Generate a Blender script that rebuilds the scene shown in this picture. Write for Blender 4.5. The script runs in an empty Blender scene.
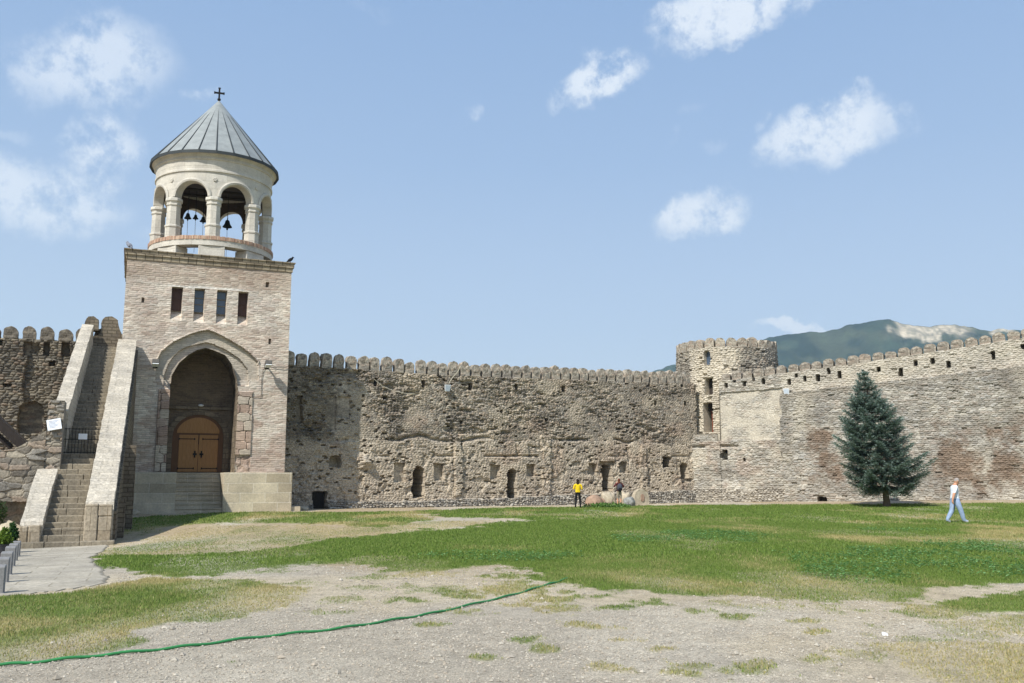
import bpy, bmesh, math, random
import numpy as np
from mathutils import Vector, Matrix, noise as mnoise

random.seed(7)
rng = np.random.default_rng(11)
R = math.radians
scene = bpy.context.scene
COL = scene.collection

# ------------------------------------------------------------------ camera
F = 920.0
TILT = R(8.5)
CT, ST = math.cos(TILT), math.sin(TILT)
EYE = 1.68
def ray(px, py):
    dx = (px - 512) / F
    dy = -(py - 341.5) / F
    return Vector((dx, CT - dy * ST, ST + dy * CT))
def at(px, py, Y):                       # photo measurement -> point at depth Y
    d = ray(px, py)
    return Vector((0, 0, EYE)) + d * (Y / d.y)
def ground_hit(px, py):                  # photo measurement -> level ground
    d = ray(px, py)
    return Vector((0, 0, EYE)) + d * (EYE / -d.z)
class Plane:
    def __init__(s, O, d):
        s.O = Vector((O[0], O[1], 0)); s.d = Vector((d[0], d[1], 0)).normalized()
        s.n = Vector((s.d.y, -s.d.x, 0))          # towards the courtyard
    def hit(s, px, py, off=0.0):
        r = ray(px, py)
        o = Vector((0, 0, EYE))
        q = s.O + s.n * off
        k = (q - o).dot(s.n) / r.dot(s.n)
        p = o + r * k
        return (p - q).dot(s.d), p.z
    def pt(s, u, off=0.0, z=0.0):
        p = s.O + s.d * u + s.n * off
        return Vector((p.x, p.y, z))

cam = bpy.data.cameras.new('camera')
cam_o = bpy.data.objects.new('camera', cam); COL.objects.link(cam_o)
cam.sensor_width = 36; cam.sensor_fit = 'HORIZONTAL'; cam.lens = F / 1024 * 36
cam.clip_start = 0.1; cam.clip_end = 20000
cam_o.location = (0, 0, EYE); cam_o.rotation_euler = (R(90) + TILT, 0, 0)
scene.camera = cam_o

# ------------------------------------------------------------------ numpy noise
def h2(ix, iy, s=0):
    ix = np.asarray(ix, dtype=np.int64); iy = np.asarray(iy, dtype=np.int64)
    n = (ix * 374761393 + iy * 668265263 + s * 974634777) & 0xffffffff
    n = ((n ^ (n >> 13)) * 1274126177) & 0xffffffff
    n = ((n ^ (n >> 15)) * 2246822519) & 0xffffffff
    n = n ^ (n >> 16)
    return n / 4294967296.0
def vn(x, y, s=0):
    x = np.asarray(x, float); y = np.asarray(y, float)
    ix = np.floor(x); iy = np.floor(y); fx = x - ix; fy = y - iy
    fx = fx * fx * (3 - 2 * fx); fy = fy * fy * (3 - 2 * fy)
    a = h2(ix, iy, s); b = h2(ix + 1, iy, s); c = h2(ix, iy + 1, s); d = h2(ix + 1, iy + 1, s)
    return (a + (b - a) * fx) * (1 - fy) + (c + (d - c) * fx) * fy
def fbm(x, y, s=0, o=4):
    t = 0; a = 0.5; k = 0
    for i in range(o):
        t = t + a * vn(x, y, s + i * 17); k += a
        x = x * 2.03 + 3.1; y = y * 2.03 + 1.7; a *= 0.5
    return t / k
def stones(u, v, cw, ch, s=0, jit=0.8, jv=0.45):
    """irregular coursed stones: (edge distance 0..1, random per stone, second random)"""
    x = u / cw + 0.5 * (fbm(u * 0.9, v * 0.9, s + 5, 2) - .5)
    y = v / ch + 1.1 * (fbm(u * 0.35, v * 0.6, s + 9, 2) - .5)
    iy = np.floor(y); ix = np.floor(x)
    f1 = np.full(x.shape, 9.0); f2 = np.full(x.shape, 9.0); r1 = np.zeros(x.shape); r2 = np.zeros(x.shape)
    for dy in (-1, 0, 1):
        cy = iy + dy
        sh = h2(cy, cy * 0 + 3, s) * 1.0
        for dx in (-2, -1, 0, 1, 2):
            cx = ix + dx
            px = cx + .5 + sh + jit * (h2(cx, cy, s + 1) - .5)
            py = cy + .5 + jv * (h2(cx, cy, s + 2) - .5)
            d = np.maximum(np.abs(x - px), np.abs(y - py)) * .55 + .45 * np.hypot(x - px, y - py)
            m = d < f1
            f2 = np.where(m, f1, np.minimum(f2, d))
            r1 = np.where(m, h2(cx, cy, s + 3), r1); r2 = np.where(m, h2(cx, cy, s + 4), r2)
            f1 = np.where(m, d, f1)
    return np.clip((f2 - f1) * 2.2, 0, 1), r1, r2
def ss(a, b, x):
    t = np.clip((x - a) / (b - a), 0, 1)
    return t * t * (3 - 2 * t)
def lin(c):
    c = np.asarray(c, float) / 255.0
    return np.where(c <= 0.04045, c / 12.92, ((c + 0.055) / 1.055) ** 2.4)
def L4(c): return tuple(lin(c)) + (1.0,)
def pal(r, cols):
    c = np.array([lin(x) for x in cols])
    return c[np.clip((r * len(cols)).astype(int), 0, len(cols) - 1)]
def mix(a, b, t):
    return a * (1 - t[..., None]) + b * t[..., None]

# ------------------------------------------------------------------ mesh building
def link(o, parent=None):
    COL.objects.link(o)
    if parent is not None: o.parent = parent
    return o
def raw_mesh(name, V, quads=None, tris=None, faces=None, col=None, uv=None, smooth=False):
    me = bpy.data.meshes.new(name)
    V = np.asarray(V, np.float32).reshape(-1, 3)
    idx = []; sizes = []
    if quads is not None and len(quads): q = np.asarray(quads, np.int32).reshape(-1, 4); idx.append(q.ravel()); sizes.append(np.full(len(q), 4, np.int32))
    if tris is not None and len(tris): q = np.asarray(tris, np.int32).reshape(-1, 3); idx.append(q.ravel()); sizes.append(np.full(len(q), 3, np.int32))
    for f in (faces or []):
        idx.append(np.asarray(f, np.int32)); sizes.append(np.array([len(f)], np.int32))
    idx = np.concatenate(idx); sizes = np.concatenate(sizes)
    st = np.concatenate([[0], np.cumsum(sizes)[:-1]]).astype(np.int32)
    me.vertices.add(len(V)); me.vertices.foreach_set('co', V.ravel())
    me.loops.add(len(idx)); me.loops.foreach_set('vertex_index', idx)
    me.polygons.add(len(sizes)); me.polygons.foreach_set('loop_start', st); me.polygons.foreach_set('loop_total', sizes)
    me.polygons.foreach_set('use_smooth', np.full(len(sizes), bool(smooth)))
    if uv is not None:
        l = me.uv_layers.new(name='UVMap')
        l.data.foreach_set('uv', np.asarray(uv, np.float32)[idx].ravel())
    me.update(calc_edges=True)
    if col is not None:
        a = me.color_attributes.new('Col', 'FLOAT_COLOR', 'POINT')
        c = np.ones((len(V), 4), np.float32); c[:, :3] = col
        a.data.foreach_set('color', c.ravel())
    me.validate()
    return me
def mesh_obj(name, me, mat, parent=None):
    o = bpy.data.objects.new(name, me)
    for m in (mat if isinstance(mat, (list, tuple)) else [mat]): me.materials.append(m)
    return link(o, parent)
def empty(name, loc, rz=0.0):
    o = bpy.data.objects.new(name, None); o.location = loc; o.rotation_euler = (0, 0, rz)
    o.empty_display_size = .3
    return link(o)
def tag(o, label=None, cat=None, group=None, kind=None):
    if label: o['label'] = label
    if cat: o['category'] = cat
    if group: o['group'] = group
    if kind: o['kind'] = kind
    return o
def copy_tree(o, parent=None):
    c = o.copy(); link(c, parent)
    for ch in list(o.children):
        copy_tree(ch, c)
    return c

class MB:
    """collects boxes, prisms, tubes and lathes; build() links them as one mesh"""
    def __init__(s): s.v = []; s.f = []; s.m = []
    def add(s, vs, fs, m=0):
        b = len(s.v); s.v += [tuple(x) for x in vs]
        s.f += [tuple(i + b for i in f) for f in fs]; s.m += [m] * len(fs); return s
    def box(s, x0, x1, y0, y1, z0, z1, m=0, mat=None):
        vs = [Vector(p) for p in ((x0,y0,z0),(x1,y0,z0),(x1,y1,z0),(x0,y1,z0),(x0,y0,z1),(x1,y0,z1),(x1,y1,z1),(x0,y1,z1))]
        if mat: vs = [mat @ p for p in vs]
        return s.add(vs, [(0,3,2,1),(4,5,6,7),(0,1,5,4),(1,2,6,5),(2,3,7,6),(3,0,4,7)], m)
    def prism(s, poly, y0, y1, m=0):      # poly in (x,z), extruded along y
        n = len(poly)
        vs = [(x, y0, z) for x, z in poly] + [(x, y1, z) for x, z in poly]
        fs = [tuple(range(n)), tuple(range(2*n-1, n-1, -1))]
        fs += [((i+1) % n, i, i+n, (i+1) % n + n) for i in range(n)]
        return s.add(vs, fs, m)
    def prism_x(s, poly, x0, x1, m=0):    # poly in (y,z), extruded along x
        n = len(poly)
        vs = [(x0, y, z) for y, z in poly] + [(x1, y, z) for y, z in poly]
        fs = [tuple(range(n-1, -1, -1)), tuple(range(n, 2*n))]
        fs += [(i, (i+1) % n, (i+1) % n + n, i+n) for i in range(n)]
        return s.add(vs, fs, m)
    def tube(s, pts, rad, n=8, m=0, cap=True):
        pts = [Vector(p) for p in pts]; rad = rad if isinstance(rad, (list, tuple)) else [rad]*len(pts)
        vs = []; ref = None
        for i, p in enumerate(pts):
            t = (pts[min(i+1, len(pts)-1)] - pts[max(i-1, 0)]).normalized()
            if ref is None: ref = t.orthogonal().normalized()
            ref = (ref - t * ref.dot(t)).normalized(); b = t.cross(ref)
            for k in range(n):
                a = 2*math.pi*k/n
                vs.append(p + (ref*math.cos(a) + b*math.sin(a))*rad[i])
        fs = []
        for i in range(len(pts)-1):
            for k in range(n):
                fs.append((i*n+k, i*n+(k+1) % n, (i+1)*n+(k+1) % n, (i+1)*n+k))
        if cap:
            fs.append(tuple(range(n-1, -1, -1))); fs.append(tuple((len(pts)-1)*n+k for k in range(n)))
        return s.add(vs, fs, m)
    def lathe(s, prof, c=(0, 0), n=48, m=0, a0=0.0, close=False):
        vs = []; fs = []; P = len(prof)
        for k in range(n):
            a = a0 + 2*math.pi*k/n
            for r, z in prof: vs.append((c[0]+r*math.cos(a), c[1]+r*math.sin(a), z))
        for k in range(n):
            k2 = (k+1) % n
            for i in range(P if close else P-1):
                i2 = (i+1) % P
                fs.append((k*P+i, k2*P+i, k2*P+i2, k*P+i2))
        return s.add(vs, fs, m)
    def ell(s, c, r, n=12, m=0, rot=None):
        prof = [(math.sin(math.pi*i/n), -math.cos(math.pi*i/n)) for i in range(n+1)]
        vs = []; fs = []
        N = n+4
        for k in range(N):
            a = 2*math.pi*k/N
            for q, z in prof:
                p = Vector((q*math.cos(a)*r[0], q*math.sin(a)*r[1], z*r[2]))
                if rot: p = rot @ p
                vs.append(Vector(c)+p)
        P = n+1
        for k in range(N):
            k2 = (k+1) % N
            for i in range(n): fs.append((k*P+i, k2*P+i, k2*P+i+1, k*P+i+1))
        return s.add(vs, fs, m)
    def build(s, name, mat, parent=None, smooth=False, rough=0.0, step=0.0, bev=0.0, seed=0, weld=True):
        bm = bmesh.new()
        vs = [bm.verts.new(p) for p in s.v]
        for f, m in zip(s.f, s.m):
            try:
                fc = bm.faces.new([vs[i] for i in f]); fc.material_index = m
            except ValueError: pass
        if weld: bmesh.ops.remove_doubles(bm, verts=bm.verts, dist=1e-5)
        bmesh.ops.recalc_face_normals(bm, faces=bm.faces)
        if bev > 0:
            bmesh.ops.bevel(bm, geom=list(bm.edges), offset=bev, segments=1, affect='EDGES', clamp_overlap=True)
        if step > 0:
            for it in range(7):
                es = [e for e in bm.edges if e.calc_length() > step]
                if not es or len(bm.verts) > 60000: break
                bmesh.ops.subdivide_edges(bm, edges=es, cuts=1, use_grid_fill=True)
        if rough > 0:
            o = Vector((seed*3.7, seed*1.3, 0))
            for v in bm.verts:
                p = v.co*2.3 + o; q = v.co*7.0 + o
                d = mnoise.noise_vector(p)*0.7 + mnoise.noise_vector(q)*0.5
                v.co += d*rough
        # uv in metres by dominant axis
        bm.normal_update()
        ul = bm.loops.layers.uv.new('UVMap')
        for f in bm.faces:
            n = f.normal; ax = max(range(3), key=lambda i: abs(n[i]))
            for l in f.loops:
                c = l.vert.co
                l[ul].uv = (c.y, c.z) if ax == 0 else ((c.x, c.z) if ax == 1 else (c.x, c.y))
            f.smooth = smooth
        me = bpy.data.meshes.new(name); bm.to_mesh(me); bm.free()
        return mesh_obj(name, me, mat, parent)

# ------------------------------------------------------------------ materials
def new_mat(name):
    m = bpy.data.materials.new(name); m.use_nodes = True
    nt = m.node_tree; nt.nodes.clear()
    out = nt.nodes.new('ShaderNodeOutputMaterial'); b = nt.nodes.new('ShaderNodeBsdfPrincipled')
    nt.links.new(b.outputs[0], out.inputs[0])
    b.inputs['Specular IOR Level'].default_value = 0.25
    return m, nt, b
def nd(nt, t, **k):
    n = nt.nodes.new(t)
    for a, v in k.items(): setattr(n, a, v)
    return n
def noise_node(nt, vec, scale, detail=6, rough=.6):
    n = nd(nt, 'ShaderNodeTexNoise'); n.inputs['Scale'].default_value = scale
    n.inputs['Detail'].default_value = detail; n.inputs['Roughness'].default_value = rough
    nt.links.new(vec, n.inputs['Vector']); return n.outputs[0]
def ramp(nt, fac, stops):
    r = nd(nt, 'ShaderNodeValToRGB'); e = r.color_ramp.elements
    while len(e) < len(stops): e.new(.5)
    for i, (p, c) in enumerate(stops): e[i].position = p; e[i].color = c
    nt.links.new(fac, r.inputs[0]); return r.outputs[0]
def mixc(nt, a, b, fac, mode='MIX'):
    n = nd(nt, 'ShaderNodeMix'); n.data_type = 'RGBA'; n.blend_type = mode
    for s, v in ((n.inputs[6], a), (n.inputs[7], b), (n.inputs[0], fac)):
        if isinstance(v, bpy.types.NodeSocket): nt.links.new(v, s)
        else: s.default_value = v
    return n.outputs[2]
def bump(nt, b, h, dist, strength=.6):
    n = nd(nt, 'ShaderNodeBump'); n.inputs['Distance'].default_value = dist; n.inputs['Strength'].default_value = strength
    nt.links.new(h, n.inputs['Height'])
    nt.links.new(n.outputs[0], b.inputs['Normal'])
def geo_pos(nt): return nd(nt, 'ShaderNodeNewGeometry').outputs['Position']
G = lambda v: (v, v, v, 1)

def masonry_mat(name='masonry', nscale=(15, 15, 15), bd=.04):                       # colour comes from the stones of the mesh itself
    m, nt, b = new_mat(name)
    a = nd(nt, 'ShaderNodeAttribute', attribute_name='Col')
    p = geo_pos(nt)
    mp = nd(nt, 'ShaderNodeMapping'); mp.inputs['Scale'].default_value = nscale; nt.links.new(p, mp.inputs[0])
    n1 = noise_node(nt, mp.outputs[0], 1, 6, .7); n2 = noise_node(nt, p, .6, 4)
    c = mixc(nt, a.outputs[0], ramp(nt, n1, [(.3, G(.5)), (.7, G(1.5))]), .5 if name == 'masonry_brick' else .85, 'MULTIPLY')
    c = mixc(nt, c, ramp(nt, n2, [(.3, (.8, .8, .82, 1)), (.7, (1.15, 1.12, 1.05, 1))]), .8, 'MULTIPLY')
    if name == 'masonry_brick':
        tco = nd(nt, 'ShaderNodeTexCoord'); sx = nd(nt, 'ShaderNodeSeparateXYZ'); cx_ = nd(nt, 'ShaderNodeCombineXYZ')
        wn_ = nd(nt, 'ShaderNodeTexNoise'); wn_.inputs['Scale'].default_value = 1.3; wn_.inputs['Detail'].default_value = 4; nt.links.new(tco.outputs['Object'], wn_.inputs['Vector'])
        ma = nd(nt, 'ShaderNodeVectorMath', operation='MULTIPLY_ADD'); nt.links.new(wn_.outputs['Color'], ma.inputs[0]); ma.inputs[1].default_value = (.3, .3, .22); nt.links.new(tco.outputs['Object'], ma.inputs[2])
        nt.links.new(ma.outputs[0], sx.inputs[0]); nt.links.new(sx.outputs[0], cx_.inputs[0]); nt.links.new(sx.outputs[2], cx_.inputs[1])
        bt = nd(nt, 'ShaderNodeTexBrick'); nt.links.new(cx_.outputs[0], bt.inputs['Vector']); bt.inputs['Scale'].default_value = 1
        bt.inputs['Brick Width'].default_value = .42; bt.inputs['Row Height'].default_value = .105; bt.inputs['Mortar Size'].default_value = .022; bt.inputs['Mortar Smooth'].default_value = .6
        bt.inputs['Color1'].default_value = (1.12, 1.1, 1.08, 1); bt.inputs['Color2'].default_value = (.88, .83, .81, 1); bt.inputs['Mortar'].default_value = (.70, .68, .66, 1)
        c = mixc(nt, c, bt.outputs[0], .85, 'MULTIPLY')
    hs = nd(nt, 'ShaderNodeHueSaturation'); hs.inputs['Saturation'].default_value = .74; hs.inputs['Value'].default_value = 1.0 if name == 'masonry_brick' else .91; nt.links.new(c, hs.inputs['Color'])
    nt.links.new(hs.outputs[0], b.inputs['Base Color']); b.inputs['Roughness'].default_value = .95
    b.inputs['Specular IOR Level'].default_value = .1
    bump(nt, b, n1, bd, .7)
    return m
def block_mat(name, c1, c2, mortar, bw=.6, bh=.25, msize=.012, var=.5, off=.5, bumpd=.02):
    m, nt, b = new_mat(name)
    uv = nd(nt, 'ShaderNodeUVMap'); p = geo_pos(nt)
    wob = nd(nt, 'ShaderNodeTexNoise'); wob.inputs['Scale'].default_value = 1.7; nt.links.new(uv.outputs[0], wob.inputs['Vector'])
    sub = nd(nt, 'ShaderNodeVectorMath', operation='MULTIPLY_ADD'); nt.links.new(wob.outputs['Color'], sub.inputs[0])
    sub.inputs[1].default_value = (.06, .05, 0); nt.links.new(uv.outputs[0], sub.inputs[2])
    br = nd(nt, 'ShaderNodeTexBrick'); br.offset = off
    nt.links.new(sub.outputs[0], br.inputs['Vector'])
    br.inputs['Scale'].default_value = 1; br.inputs['Brick Width'].default_value = bw; br.inputs['Row Height'].default_value = bh
    br.inputs['Mortar Size'].default_value = msize; br.inputs['Mortar Smooth'].default_value = .3
    br.inputs['Color1'].default_value = L4(c1); br.inputs['Color2'].default_value = L4(c2); br.inputs['Mortar'].default_value = L4(mortar)
    n1 = noise_node(nt, p, 12, 6, .7); n2 = noise_node(nt, p, 1.1, 5)
    c = mixc(nt, br.outputs[0], ramp(nt, n1, [(.3, G(.6)), (.7, G(1.35))]), var, 'MULTIPLY')
    c = mixc(nt, c, ramp(nt, n2, [(.3, (.72, .71, .7, 1)), (.72, (1.18, 1.15, 1.1, 1))]), .8, 'MULTIPLY')
    nt.links.new(c, b.inputs['Base Color']); b.inputs['Roughness'].default_value = .93
    b.inputs['Specular IOR Level'].default_value = .12
    inv = nd(nt, 'ShaderNodeMath', operation='MULTIPLY_ADD'); nt.links.new(br.outputs['Fac'], inv.inputs[0])
    inv.inputs[1].default_value = -1.0; nt.links.new(n1, inv.inputs[2])
    bump(nt, b, inv.outputs[0], bumpd, .7)
    return m
def plain_mat(name, c, rough=.8, metal=0.0, var=.5, scale=8, spec=.25, bumpd=.004):
    m, nt, b = new_mat(name)
    tc = nd(nt, 'ShaderNodeTexCoord')
    n1 = noise_node(nt, tc.outputs['Object'], scale, 6, .65)
    col = mixc(nt, L4(c), ramp(nt, n1, [(.3, G(.6)), (.7, G(1.4))]), var, 'MULTIPLY')
    nt.links.new(col, b.inputs['Base Color'])
    b.inputs['Roughness'].default_value = rough; b.inputs['Metallic'].default_value = metal
    b.inputs['Specular IOR Level'].default_value = spec
    if bumpd: bump(nt, b, n1, bumpd, .5)
    return m
def wood_mat(name, c, c2):
    m, nt, b = new_mat(name)
    tc = nd(nt, 'ShaderNodeTexCoord'); mp = nd(nt, 'ShaderNodeMapping'); mp.inputs['Scale'].default_value = (14, 14, 1.2)
    nt.links.new(tc.outputs['Object'], mp.inputs[0])
    n1 = noise_node(nt, mp.outputs[0], 2.5, 6, .6)
    nt.links.new(ramp(nt, n1, [(.3, L4(c2)), (.7, L4(c))]), b.inputs['Base Color'])
    b.inputs['Roughness'].default_value = .6; bump(nt, b, n1, .004, .4)
    return m
def attr_mat(name, rough=.8, spec=.2, trans=0.0, back=1.0):
    m, nt, b = new_mat(name)
    a = nd(nt, 'ShaderNodeAttribute', attribute_name='Col')
    nt.links.new(a.outputs[0], b.inputs['Base Color'])
    b.inputs['Roughness'].default_value = rough; b.inputs['Specular IOR Level'].default_value = spec
    if trans:
        out = [n for n in nt.nodes if n.type == 'OUTPUT_MATERIAL'][0]
        t = nd(nt, 'ShaderNodeBsdfTranslucent'); nt.links.new(a.outputs[0], t.inputs[0])
        mx = nd(nt, 'ShaderNodeMixShader'); mx.inputs[0].default_value = trans
        nt.links.new(b.outputs[0], mx.inputs[1]); nt.links.new(t.outputs[0], mx.inputs[2]); nt.links.new(mx.outputs[0], out.inputs[0])
    return m

M = {}
M['masonry'] = masonry_mat()
M['masonry_brick'] = masonry_mat('masonry_brick', (3.6, 3.6, 22), .014)
M['ashlar'] = block_mat('pale_ashlar', (204, 192, 168), (176, 163, 140), (214, 205, 186), 1.25, .5, .02)
M['belfry'] = block_mat('belfry_stone', (206, 202, 191), (196, 191, 179), (186, 181, 168), 1.1, .42, .006, .35)
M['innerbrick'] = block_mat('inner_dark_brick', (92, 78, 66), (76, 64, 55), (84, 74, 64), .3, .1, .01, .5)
M['brick'] = block_mat('brick_course', (172, 130, 104), (190, 152, 124), (200, 185, 165), .09, .22, .012, .5, 0.0)
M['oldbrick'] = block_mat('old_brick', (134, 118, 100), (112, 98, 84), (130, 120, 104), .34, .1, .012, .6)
M['parapet'] = block_mat('parapet_stone', (196, 188, 172), (180, 172, 156), (168, 160, 145), .8, .21, .01, .95)
M['step'] = block_mat('step_stone', (146, 137, 120), (124, 116, 101), (112, 104, 90), .85, 5.0, .01, .95)
M['stairside'] = block_mat('stair_side_stone', (134, 124, 106), (112, 103, 90), (92, 84, 72), .42, .17, .02, .7)
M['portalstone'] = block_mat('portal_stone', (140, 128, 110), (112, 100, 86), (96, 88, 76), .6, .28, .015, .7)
M['endstone'] = block_mat('end_block_stone', (172, 160, 140), (154, 140, 118), (140, 128, 108), .5, .8, .01, .9)
M['cornice'] = block_mat('cornice_stone', (168, 156, 134), (128, 116, 98), (90, 82, 70), .42, .4, .02, .7)
M['slab'] = block_mat('paving_slab', (174, 167, 152), (164, 157, 142), (150, 143, 126), 1.05, .62, .014, .8, .5, .006)
M['roof'] = plain_mat('lead_sheet', (141, 145, 142), .55, .0, .45, 2.2, .4, .006)
M['roofdark'] = plain_mat('dark_seam', (62, 66, 66), .6, .2, .4)
M['iron'] = plain_mat('dark_iron', (34, 33, 32), .55, .5, .3)
M['bronze'] = plain_mat('bell_bronze', (46, 52, 50), .45, .7, .3)
M['doorwood'] = wood_mat('door_wood', (178, 134, 86), (152, 110, 66))
M['doorframe'] = wood_mat('door_frame_wood', (112, 80, 54), (92, 64, 42))
M['brownwood'] = wood_mat('brown_board', (92, 70, 62), (70, 52, 46))
M['oldwood'] = wood_mat('old_timber', (62, 54, 48), (40, 35, 31))
M['dark'] = plain_mat('dark_interior', (24, 22, 20), .95)
M['pane'] = plain_mat('window_pane', (78, 92, 108), .15, 0, .3, 3, .6, 0)
M['muntin'] = plain_mat('muntin_paint', (120, 112, 100), .7)
M['white'] = plain_mat('white_paint', (226, 228, 228), .5, 0, .15, 5, .3)
M['signgrey'] = plain_mat('sign_print', (140, 150, 168), .6)
M['greystone'] = plain_mat('grey_granite', (128, 127, 125), .85, 0, .5, 30)
M['pot'] = plain_mat('dark_pot', (52, 52, 54), .7)
M['terracotta'] = plain_mat('terracotta', (158, 132, 112), .9, 0, .9, 3, .1, .01)
M['boulder'] = plain_mat('pale_boulder', (176, 164, 142), .95, 0, .8, 4, .1, .03)
M['bluestone'] = plain_mat('blue_grey_stone', (138, 138, 132), .95, 0, .95, 6, .1, .02)
M['rust'] = plain_mat('red_brown_door', (110, 62, 44), .8)
M['hose'] = plain_mat('green_hose', (54, 128, 74), .6, 0, .55, 9, .25)
M['cable'] = plain_mat('cable_grey', (96, 92, 86), .7)
M['cablepale'] = plain_mat('cable_pale', (190, 182, 160), .7)
M['needles'] = attr_mat('spruce_needles', .7, .25, .3)
M['grass'] = attr_mat('grass_blades', .7, .15, .3)
M['leaf'] = attr_mat('weed_leaves', .55, .3, .35)
M['pebble'] = attr_mat('pebbles', .95, .1)
M['bark'] = plain_mat('spruce_bark', (112, 98, 84), .95, 0, .7, 12, .1, .02)
M['bird_grey'] = plain_mat('grey_feathers', (128, 132, 142), .8)
M['bird_black'] = plain_mat('black_feathers', (26, 27, 32), .6)
for k, c in (('skin', (196, 148, 120)), ('tee', (222, 226, 232)), ('jeans', (150, 168, 194)), ('shoe_pale', (170, 170, 172)), ('yellow', (232, 196, 34)), ('black', (26, 26, 30)), ('shoe', (46, 40, 38)), ('hair_dark', (40, 30, 26)), ('hair_red', (96, 56, 40)), ('hair_grey', (150, 142, 134)), ('maroon', (92, 44, 46)), ('khaki', (150, 138, 120)), ('packgrey', (72, 74, 82))):
    M[k] = plain_mat(k + '_cloth' if not k.startswith(('hair', 'skin')) else k + '_surface', c, .85, 0, .6, 8, .15, .015)

# ------------------------------------------------------------------ plan of the place
SUN_DIR = None
ANG = R(22.4)
e1 = Vector((math.cos(ANG), math.sin(ANG), 0)); e2 = Vector((-math.sin(ANG), math.cos(ANG), 0))
A = Vector((-19.9, 46.0, 0))
FACE = Plane(A, e1)                                   # gate tower front
W1P = Plane((-13.05, 51.87), (25.65, 14.25))          # curtain wall between towers
W2P = Plane((13.2, 66.3), (.855, -.52))               # right curtain wall
W0P = Plane(A + e2 * 1.0, e1)                         # curtain wall left of gate tower
STAIR = Vector((-14.5, 30.4, 0)); STAIR_Z = -.54
SANG = ANG - R(1.5)
DRUM = Vector((16.35, 69.6, 0)); DRUM_R = 3.75

def ground_z(x, y):
    x = np.asarray(x, float); y = np.asarray(y, float)
    z = STAIR_Z * np.exp(-((x + 16) ** 2 + (y - 29) ** 2) / (2 * 6.5 ** 2)) * 1.0
    # rise towards the right wall
    rx = x - W2P.O.x; ry = y - W2P.O.y
    u = rx * W2P.d.x + ry * W2P.d.y; off = rx * W2P.n.x + ry * W2P.n.y
    zb = np.clip(.04 + u * .021, 0, .6)
    z = z + zb * np.exp(-(np.maximum(off, 0) / 7.0) ** 2) * ss(-3, 2, u)
    z = z + .035 * (fbm(x * .35, y * .35, 41, 3) - .5) * ss(4, 12, np.hypot(x, y)) * (np.hypot(x, y) < 400)
    return z
def gz(x, y): return float(ground_z(np.array([x]), np.array([y]))[0])
def ground_true(px, py):
    d = ray(px, py); z = 0.0
    for _ in range(8):
        p = Vector((0, 0, EYE)) + d * ((EYE - z) / -d.z)
        if p.length > 150: break
        z = .5 * z + .5 * gz(p.x, p.y)
    return p

# ------------------------------------------------------------------ rough stone walls
def stone_wall(name, P, us, bot, top, nv, relief, colour, thick, parent=None, skip=None, local=False, back_top=None, mat=None):
    """front surface as a fine grid of real stones, plus top, back and ends"""
    us = np.asarray(us, float); nu = len(us)
    tp = np.array([top(u) for u in us]); bt = np.array([bot(u) for u in us])
    t = np.linspace(0, 1, nv)
    U = np.repeat(us[:, None], nv, 1); V = bt[:, None] + (tp - bt)[:, None] * t[None]
    Rl = relief(U, V); C = colour(U, V, Rl)
    if local: O, d, n = Vector((0, 0, 0)), Vector((1, 0, 0)), Vector((0, -1, 0))
    else: O, d, n = P.O, P.d, P.n
    d = np.array(d); n = np.array(n); O = np.array(O); zc = np.array([0, 0, 1.0])
    pos = O + U[..., None] * d + V[..., None] * zc + Rl[..., None] * n
    front = pos.reshape(-1, 3)
    bk = np.concatenate([O + us[:, None] * d + bt[:, None] * zc - thick * n, O + us[:, None] * d + tp[:, None] * zc - thick * n])
    nF = len(front)
    i = np.arange(nu - 1)[:, None]; j = np.arange(nv - 1)[None]
    a = i * nv + j
    q = np.stack([a, a + nv, a + nv + 1, a + 1], -1)
    if skip is not None:
        uc = (U[:-1, :-1] + U[1:, 1:]) / 2; vc = (V[:-1, :-1] + V[1:, 1:]) / 2
        q = q[~skip(uc, vc)]
    q = q.reshape(-1, 4)
    k = np.arange(nu - 1)
    ftop = k * nv + nv - 1; b0 = nF + k; b1 = nF + nu + k
    qt = np.stack([ftop, ftop + nv, b1 + 1, b1], -1)
    qb = np.stack([b0, b1, b1 + 1, b0 + 1], -1)
    e0 = list(range(nv - 1, -1, -1)) + [nF, nF + nu]
    e9 = [(nu - 1) * nv + x for x in range(nv)] + [nF + nu + nu - 1, nF + nu - 1]
    Vv = np.concatenate([front, bk])
    mean = C.reshape(-1, 3).mean(0)
    Cc = np.concatenate([C.reshape(-1, 3), np.repeat(C[:, nv // 2], 1, 0), C[:, -1]])
    Cc[nF:] = Cc[nF:] * .3 + mean * .7
    me = raw_mesh(name, Vv, quads=np.concatenate([q, qt, qb]), faces=[e0, e9], col=Cc)
    return mesh_obj(name, me, mat or M['masonry'], parent)

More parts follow.
